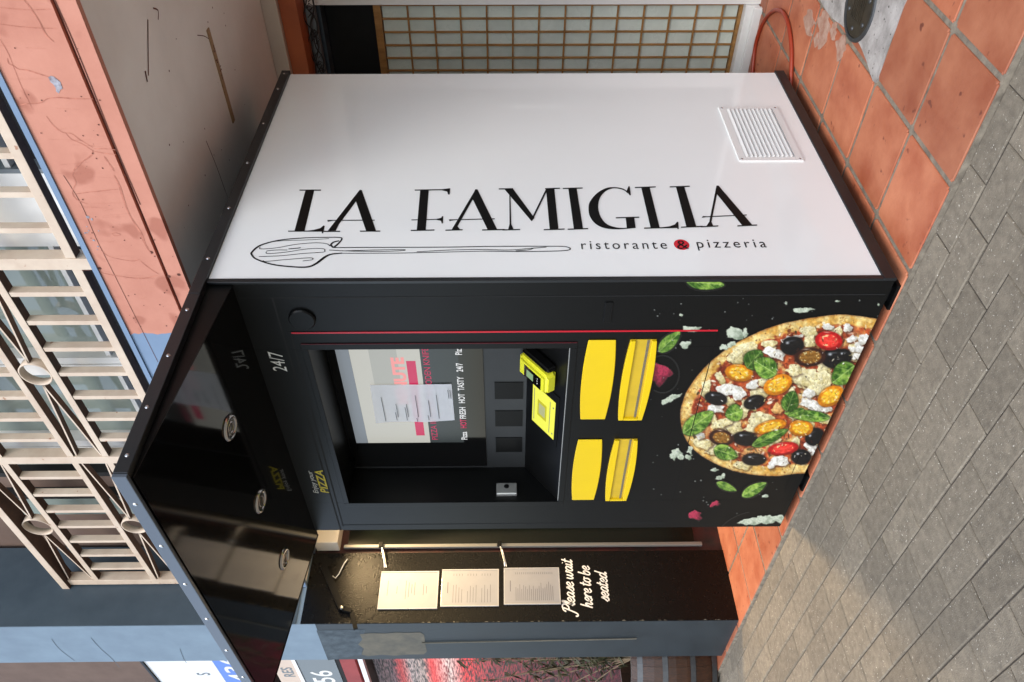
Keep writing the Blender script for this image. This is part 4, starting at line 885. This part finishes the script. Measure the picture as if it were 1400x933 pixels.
    d = np.abs(np.hypot((X - 470) / 190, (Y - 1010) / 140) - 1); lay(np.clip(1 - d / .01, 0, 1) * (X < 420) * .6, (100, 105, 105))
    rs = np.random.RandomState(3)
    for i in range(150):
        x, y = rs.uniform(0, 950), rs.uniform(20, 900); q = rs.uniform(.8, 3.2)
        i_ = np.argmin(np.hypot(X0_ - x, Y0_ - y))
        if DF.ravel()[i_] > -8 or not win(x, y, 8): continue
        lay(np.clip(q + .6 - np.hypot(X - x, Y - y), 0, 1) * .8, (170, 176, 168))
    full(); g_ = .80 + .42 * fbm(X, Y, 9, 71) * (0.6 + .8 * fbm(X, Y, 70, 73)); gr_ = np.where(D > -4, g_, 1.0); CF *= np.clip(gr_, .6, 1.25)[..., None]; CF[...] = np.clip(CF, 0, 255)
    return CF, AF
st = .0022
gx = np.arange(KL + .006, SX - .008, st); gz = np.arange(.0515, .80, st)
GX, GZ = np.meshgrid(gx, gz); 
q = np.stack([GX, np.full(GX.shape, FY), GZ], -1) - CAM; cc = q @ RT
PXs = 700 + FOC * cc[..., 1] / cc[..., 2]; PYs = 933 - (466.5 + FOC * cc[..., 0] / cc[..., 2])
C_, Al = paint_print((PXs - 880) / (360 / 1050), (PYs - 400) / (320 / 933))
nz_, nx_ = GX.shape
bgc = np.array([14, 15, 16.])
C_ = bgc + (C_ - bgc) * np.clip(Al, 0, 1)[..., None]
lin_ = lambda c: np.where(c / 255 <= .04045, c / 255 / 12.92, ((c / 255 + .055) / 1.055) ** 2.4)
colr = lin_(np.clip(C_, 0, 255)) * .74
idx = np.arange(nz_ * nx_).reshape(nz_, nx_)
keep = (Al[:-1, :-1] > .02) | (Al[1:, :-1] > .02) | (Al[:-1, 1:] > .02) | (Al[1:, 1:] > .02)
fq = np.stack([idx[:-1, :-1], idx[:-1, 1:], idx[1:, 1:], idx[1:, :-1]], -1)[keep]
used = np.unique(fq); remap = -np.ones(nz_ * nx_, int); remap[used] = np.arange(len(used)); fq = remap[fq]
vv = np.stack([GX.ravel(), np.full(GX.size, FY - .0011), GZ.ravel()], -1)[used]
me = bpy.data.meshes.new('pizza_print'); me.vertices.add(len(vv)); me.vertices.foreach_set('co', vv.ravel().astype(np.float32))
me.loops.add(fq.size); me.loops.foreach_set('vertex_index', fq.ravel().astype(np.int32)); me.polygons.add(len(fq)); me.polygons.foreach_set('loop_start', np.arange(0, fq.size, 4, dtype=np.int32)); me.update(calc_edges=True)
ca_ = me.color_attributes.new('print', 'FLOAT_COLOR', 'POINT'); ca_.data.foreach_set('color', np.concatenate([colr.reshape(-1, 3)[used], np.ones((len(used), 1))], 1).ravel().astype(np.float32))
MP = bpy.data.materials.new('printed_film'); MP.use_nodes = True; t_ = MP.node_tree; b_ = t_.nodes['Principled BSDF']; an = t_.nodes.new('ShaderNodeAttribute'); an.attribute_name = 'print'
t_.links.new(an.outputs['Color'], b_.inputs['Base Color']); b_.inputs['Roughness'].default_value = .35
me.materials.append(MP); po = bpy.data.objects.new('pizza_print', me); COL.objects.link(po); po.parent = ki
po['label'] = 'printed pizza with basil, olives and tomatoes'
fl = Flat(fh, .0016)
zq = zoomer(880, 400, 360 / 1050)
for pts, w in [([(-1.737, .546), (-2.762, .545)], .0028), ([tuple(hp(*zq(625, 640))), tuple(hp(*zq(562, 790)))], .002)]: fl.stroke(pts, w, False)
fl.build('panel_seam', M['ink'], ki)
# ---- notice taped to the screen
pn = MB(); pc = [dp(*p) for p in [(506.1, 525.5), (617.4, 524.0), (621.6, 574.1), (514.5, 576.5)]]
nu, nv = 10, 6; vs = []; fs = []
for i in range(nu + 1):
    for k in range(nv + 1):
        a, b = i / nu, k / nv; p = (np.array(pc[0]) * (1 - a) + np.array(pc[1]) * a) * (1 - b) + (np.array(pc[3]) * (1 - a) + np.array(pc[2]) * a) * b
        vs.append((p[0], RYB - .011 - .003 * math.sin(a * 9 + b * 2) * b - .002 * random.random() * (i % 3 == 0), p[1]))
for i in range(nu):
    for k in range(nv): fs.append((i * (nv + 1) + k, (i + 1) * (nv + 1) + k, (i + 1) * (nv + 1) + k + 1, i * (nv + 1) + k + 1))
pn = obj('paper_notice', vs, fs, M['paper'], None, True); 
pt_ = M['paper'].node_tree; tl_ = pt_.nodes.new('ShaderNodeBsdfTranslucent'); tl_.inputs[0].default_value = (.9, .9, .92, 1); ms_ = pt_.nodes.new('ShaderNodeMixShader'); ms_.inputs[0].default_value = .2
pt_.links.new(pt_.nodes['Principled BSDF'].outputs[0], ms_.inputs[1]); pt_.links.new(tl_.outputs[0], ms_.inputs[2]); pt_.links.new(ms_.outputs[0], pt_.nodes['Material Output'].inputs[0])
tag(pn, 'white paper notice taped over the screen in the niche', 'notice')
pass
fl = Flat(lambda x, z, l: (x, RYB - .0172 - l, z), 0)
for (z_, xa, xb) in [(1.700, -2.395, -2.25), (1.655, -2.39, -2.34), (1.648, -2.37, -2.29), (1.615, -2.39, -2.31), (1.608, -2.37, -2.29), (1.57, -2.37, -2.24), (1.575, -2.40, -2.375), (1.53, -2.39, -2.36), (1.522, -2.37, -2.27), (1.49, -2.38, -2.24), (1.445, -2.26, -2.21), (1.437, -2.26, -2.21)]: fl.stroke([(xa, z_), (xb, z_ + .002)], .0022, False)
tag(fl.build('printed_line', M['greyink'], pn), None, kind='stuff')

# ================================================================== THINGS ROUND THE PILLAR
for (y0, y1, z0, z1, lab, dens) in [(1.868, 2.082, 1.598, 1.914, 'top menu page in a clear holder on the black pillar', 0), (1.879, 2.091, 1.272, 1.582, 'middle menu page in a clear holder on the black pillar', 1), (1.887, 2.097, .942, 1.245, 'lowest menu page in a clear holder, above the painted script', 2)]:
    mn = empty('menu_holder', (PX, (y0 + y1) / 2, z0)); tag(mn, lab, 'menu', 'menu pages on the pillar')
    mn.location = (0, 0, 0)
    B('back_plate', M['acrylic'], mn, PX + .001, PX + .005, y0, y1, z0, z1, bev=.001)
    B('page', M['menu'], mn, PX + .0055, PX + .007, y0 + .006, y1 - .006, z0 + .006, z1 - .004)
    for a in ((y0, y0 + .005), (y1 - .005, y1)): B('clear_edge', M['acrylic'], mn, PX + .0055, PX + .010, a[0], a[1], z0 + .0005, z1)
    B('clear_edge', M['acrylic'], mn, PX + .0055, PX + .010, y0 + .0055, y1 - .0055, z0 + .0005, z0 + .0055)
    fl = Flat(lambda y, z, l: (PX + .0071 + l, y, z), .0002, 0.00001); w = y1 - y0
    random.seed(dens + 5)
    if dens == 0:
        for z_, a, b in [(.86, .35, .75), (.70, .4, .6), (.55, .25, .75), (.50, .3, .7), (.45, .4, .65), (.40, .35, .7), (.25, .35, .65), (.2, .4, .6)]: fl.stroke([(y0 + w * a, z0 + (z1 - z0) * z_), (y0 + w * b, z0 + (z1 - z0) * z_)], .003, False)
    else:
        z_ = z1 - .035; fl.stroke([(y0 + w * .35, z_), (y0 + w * .65, z_)], .004, False); z_ -= .03
        n = 14 if dens == 1 else 20
        for k in range(n):
            if dens == 1 and k % 5 == 4: continue
            zz = z_ - k * (z_ - z0 - .03) / n; fl.stroke([(y0 + w * .10, zz), (y0 + w * random.uniform(.4, .62), zz)], .0022, False); fl.stroke([(y0 + w * .82, zz), (y0 + w * .88, zz)], .0022, False)
    tag(fl.build('printed_line', M['greyink'], mn), None, kind='stuff')
random.seed(21)
# blind with its rail and ties
bl = empty('outdoor_blind', (0, 0, 0)); tag(bl, 'dark green clear plastic blind with aluminium edge, tied beside the black pillar', 'blind')
nseg = 24; vs = []; fs = []
for i in range(nseg + 1):
    y = 2.245 + 1.3 * i / nseg
    for z_ in np.linspace(.17, 2.12, 9): vs.append((PX + .006 + .012 * math.sin(i * .9 + z_) * (i > 0), y, z_))
for i in range(nseg):
    for k in range(8): fs.append((i * 9 + k, (i + 1) * 9 + k, (i + 1) * 9 + k + 1, i * 9 + k + 1))
sh_ = obj('sheet', vs, fs, M['pvc'], bl, True)
B('edge_rail', M['rail'], bl, PX + .001, PX + .021, 2.222, 2.243, .13, 2.14, bev=.004)
B('head_box', M['offwhite'], bl, PX + .0, PX + .09, 2.215, 3.5, 2.16, 2.29, bev=.004)
for z_ in (1.93, 1.27):
    MB().tube([(PX + .02, 2.235, z_), (PX + .03, 2.20, z_ - .01), (PX + .02, 2.13, z_ - .028), (PX + .004, 2.11, z_ - .03)], .0035, 8).build('tie', M['alu'], bl)
    MB().tube([(PX + .024, 2.24, z_ + .004), (PX + .03, 2.19, z_ - .018), (PX + .006, 2.108, z_ - .04)], .003, 8).build('tie', M['chalk'], bl)
    B('tie_block', M['ink'], bl, PX + .0215, PX + .036, 2.218, 2.25, z_ - .012, z_ + .012, bev=.003)
# folding arm on the pillar
ar = empty('folding_arm', (0, 0, 0)); tag(ar, 'black metal folding arm bracket at the top of the black pillar', 'bracket')
zr = zoomer(420, 700, 140 / 726)
pa = [at(*zr(*p), 0, PX + .03) for p in [(112, 370), (245, 680), (312, 695), (340, 820)]]
def flatbar(a, b, w, x0, x1, nm):
    a = np.array(a[1:]); b = np.array(b[1:]); d = (b - a) / np.linalg.norm(b - a); n = np.array([-d[1], d[0]]) * w / 2
    v = [(x0, *(a + n)), (x0, *(b + n)), (x0, *(b - n)), (x0, *(a - n))]; v += [(x1, y, z) for _, y, z in v]
    MB().add(v, [(0, 1, 2, 3), (7, 6, 5, 4)] + [(i, 4 + i, 4 + (i + 1) % 4, (i + 1) % 4) for i in range(4)]).build(nm, M['ink'], ar)
flatbar(pa[0], pa[1], .035, PX + .002, PX + .03, 'upper_arm'); flatbar(pa[1], pa[2], .02, PX + .006, PX + .026, 'knuckle'); flatbar(pa[2], pa[3], .022, PX + .003, PX + .02, 'lower_arm')
MB().lathe((PX + .03, pa[1][1], pa[1][2]), [(0, .006), (.008, .005), (.010, 0)], 12, Matrix.Rotation(math.pi / 2, 3, 'Y')).build('pin', M['steel'], ar)
cw = empty('pull_cord', (0, 0, 0)); 
MB().tube([at(*zr(*p), 0, PX + .012) for p in [(285, 335), (260, 370), (225, 440), (200, 470), (180, 455)]], .003, 6).build('cord', M['chalk'], cw); tag(cw, 'thin white pull cord hanging beside the folding arm', 'cord')

# ================================================================== OTHER THINGS
# hose
hs_ = [(-2.0, 3.30), (-1.90, 3.46), (-1.753, 3.552), (-1.646, 3.592), (-1.53, 3.56), (-1.44, 3.47), (-1.392, 3.35), (-1.40, 3.24), (-1.45, 3.14), (-1.52, 3.07), (-1.62, 3.0), (-1.75, 2.95)]
ho = MB().tube([(p[0], p[1], .026) for p in smooth_curve(hs_, 6)], .009, 10).build('garden_hose', M['hose'], None, True)
tag(ho, 'orange hose looped on the terracotta tiles behind the machine', 'hose')
# string of wires above the lattice window
sw = empty('string_lights', (0, 0, 0)); tag(sw, 'tangled black wires of a light string under the rust orange beam', 'wires')
random.seed(4)
B('cable_tray', M['signgrey'], bld, -2.85, -1.497, 3.66, 3.70, 2.115, 2.1585)
for k in range(4):
    pts = [(x, 3.645 - random.random() * .02, 2.135 + .022 * math.sin(x * 14 + k * 2) + random.uniform(-.012, .012)) for x in np.linspace(-2.7, -1.45, 34)]
    MB().tube(smooth_curve(pts, 3), .003, 5).build('wire', M['wire'], sw)
for k in range(26):
    x = random.uniform(-2.3, -1.46); r_ = random.uniform(.01, .025)
    MB().tube([(x, 3.64, 2.13), (x + r_, 3.635, 2.13 - r_), (x + r_ * 1.5, 3.64, 2.12 + r_ * .4), (x + .5 * r_, 3.645, 2.145)], .0022, 5).build('wire_loop', M['wire'], sw)
# barrel
bx, by, BH, BR = -4.72, 1.93, .50, .30
ba = empty('wine_barrel', (bx, by, 0)); tag(ba, 'oak barrel with grey metal hoops standing left of the pillar', 'barrel')
prof = lambda t: BR * (.84 + .16 * (1 - (2 * t - 1) ** 2))
nst = 22
for k in range(nst):
    a0 = 2 * math.pi * k / nst + .002; a1 = 2 * math.pi * (k + 1) / nst - .002; v = []; f = []
    zz = np.linspace(0, 1, 9)
    for t in zz:
        r = prof(t)
        for (a, rr) in ((a0, r), ((a0 + a1) / 2, r), (a1, r), (a1, r - .022), (a0, r - .022)): v.append((rr * math.cos(a), rr * math.sin(a), .013 + t * BH))
    for i in range(8):
        for j in range(5): f.append((i * 5 + j, i * 5 + (j + 1) % 5, (i + 1) * 5 + (j + 1) % 5, (i + 1) * 5 + j))
    f.append((40, 41, 42, 43, 44)); obj('stave', v, f, M['barrel'], ba)
for t in (.04, .30, .62, .90):
    r = prof(t) + .002; r2 = prof(t + .06) + .002
    MB().lathe((0, 0, .013 + t * BH - .012), [(r, 0), (r + .003, 0), (r2 + .003, .03), (r2, .03)], 48).build('hoop', M['hoop'], ba, False)
MB().lathe((0, 0, 0), [(0, BH - .06), (BR * .83, BH - .06)], 32).build('barrel_head', M['barrelgrey'], ba)
MB().lathe((0, 0, 0), [(BR * .80, BH + .014), (BR * .845, BH + .014)], 44).build('rim', M['barrelgrey'], ba)
# plant in the barrel
pt = empty('potted_twigs', (bx, by, BH)); tag(pt, 'loose grey green twigs with narrow leaves growing from the barrel', 'plant')
random.seed(9); lv = MB()
for k in range(34):
    a = random.uniform(0, 6.28); l = random.uniform(.35, 1.25); d = Vector((math.cos(a) * random.uniform(.1, .42), math.sin(a) * random.uniform(.05, .16), l))
    pts = [Vector((0, 0, -.05)) + d * t + Vector((math.cos(a) * .12 * t * t, 0, -.10 * t * t)) for t in np.linspace(0, 1, 8)]
    MB().tube([tuple(p) for p in pts], [.005 - .0005 * i for i in range(8)], 5).build('twig', M['twig'], pt)
    for p in pts[2:]:
        for j in range(7):
            q = Vector((random.gauss(0, 1), random.gauss(0, .6), random.gauss(-.3, .6))).normalized(); s_ = q.cross(Vector((random.random(), random.random(), 1))).normalized(); L = random.uniform(.05, .10)
            lv.add([p, p + q * L * .5 + s_ * .007, p + q * L, p + q * L * .5 - s_ * .007], [(0, 1, 2, 3)])
tag(lv.build('leaves', M['leaf'], pt), None, kind='stuff')
# signs of the next bay
def sign(name, lab, mt, x0, x1, z0, z1, y=2.0, txt=()):
    o = B(name, M[mt], None, x0, x1, y, y + .02, z0, z1); tag(o, lab, 'sign')
    for (t, x, z_, s_, c, sx) in txt: Flat(lambda a, b, l: (a, y - l, b), .001).text(t, x, z_, s_, sx=sx, bold=.002).build('lettering', M[c], o)
    return o
ws = sign('shop_sign', 'white sign board with a blue band and white digits above the next shop', 'signwhite', -7.5, PX1 - .3, 3.10, 3.53, 2.02, [('S', -5.16, 3.17, .12, 'signgrey', .8)])
ws2 = B('blue_band', M['signblue'], ws, -7.5, PX1 - .3, 2.02, 2.04, 2.84, 3.0985)
Flat(lambda a, b, l: (a, 2.02 - l, b), .001).text('6436', -5.40, 2.935, .17, fit=.52, bold=.003).build('lettering', M['chalk'], ws)
B('sign_edge', M['ink'], ws, -7.5, PX1 - .3, 2.01, 2.04, 3.531, 3.545)
sign('hours_sign', 'beige sign strip with small grey lettering beside the canopy end', 'signbeige', -6.5, PX1 - .2, 2.585, 2.72, 2.0, [('RES', -5.15, 2.61, .10, 'signgrey', 1.0)])
sign('white_strip', 'thin white sign strip above the grey number plate', 'signwhite', -6.5, PX1 - .2, 2.56, 2.583, 1.995)
sign('number_sign', 'grey number plate reading 156 above the red shop door', 'signgrey', -6.5, PX1 - .2, 2.315, 2.557, 2.0, [('156', -5.36, 2.365, .20, 'chalk', 1.05)])

# ---- lamp under the soffit of the passage, lit in the photograph: it lights the pillar and the tiles
wl = empty('wall_lamp', (-3.45, 2.38, SOF)); tag(wl, 'small warm lit downlight under the soffit between the pillar and the machine', 'lamp')
MB().lathe((0, 0, 0), [(.0, -.001), (.05, -.001), (.055, -.06), (.05, -.06), (.045, -.02), (.0, -.02)], 24).build('lamp_shade', M['trim'], wl)
MB().lathe((0, 0, 0), [(.0, -.022), (.03, -.024), (.034, -.034), (.02, -.045), (.0, -.048)], 20).build('bulb', mat('lit_bulb', (.9, .8, .6), .4, emit=(1, .72, .38), estr=8), wl, True)
pl_ = bpy.data.lights.new('lamp_light', 'SPOT'); pl_.energy = 85; pl_.color = (1.0, .70, .36); pl_.shadow_soft_size = .09; pl_.spot_size = math.radians(156); pl_.spot_blend = .6
po_ = bpy.data.objects.new('lamp_light', pl_); COL.objects.link(po_); po_.parent = wl; po_.location = (0, 0, -.065); po_.rotation_euler = (-.2, -.04, 0)
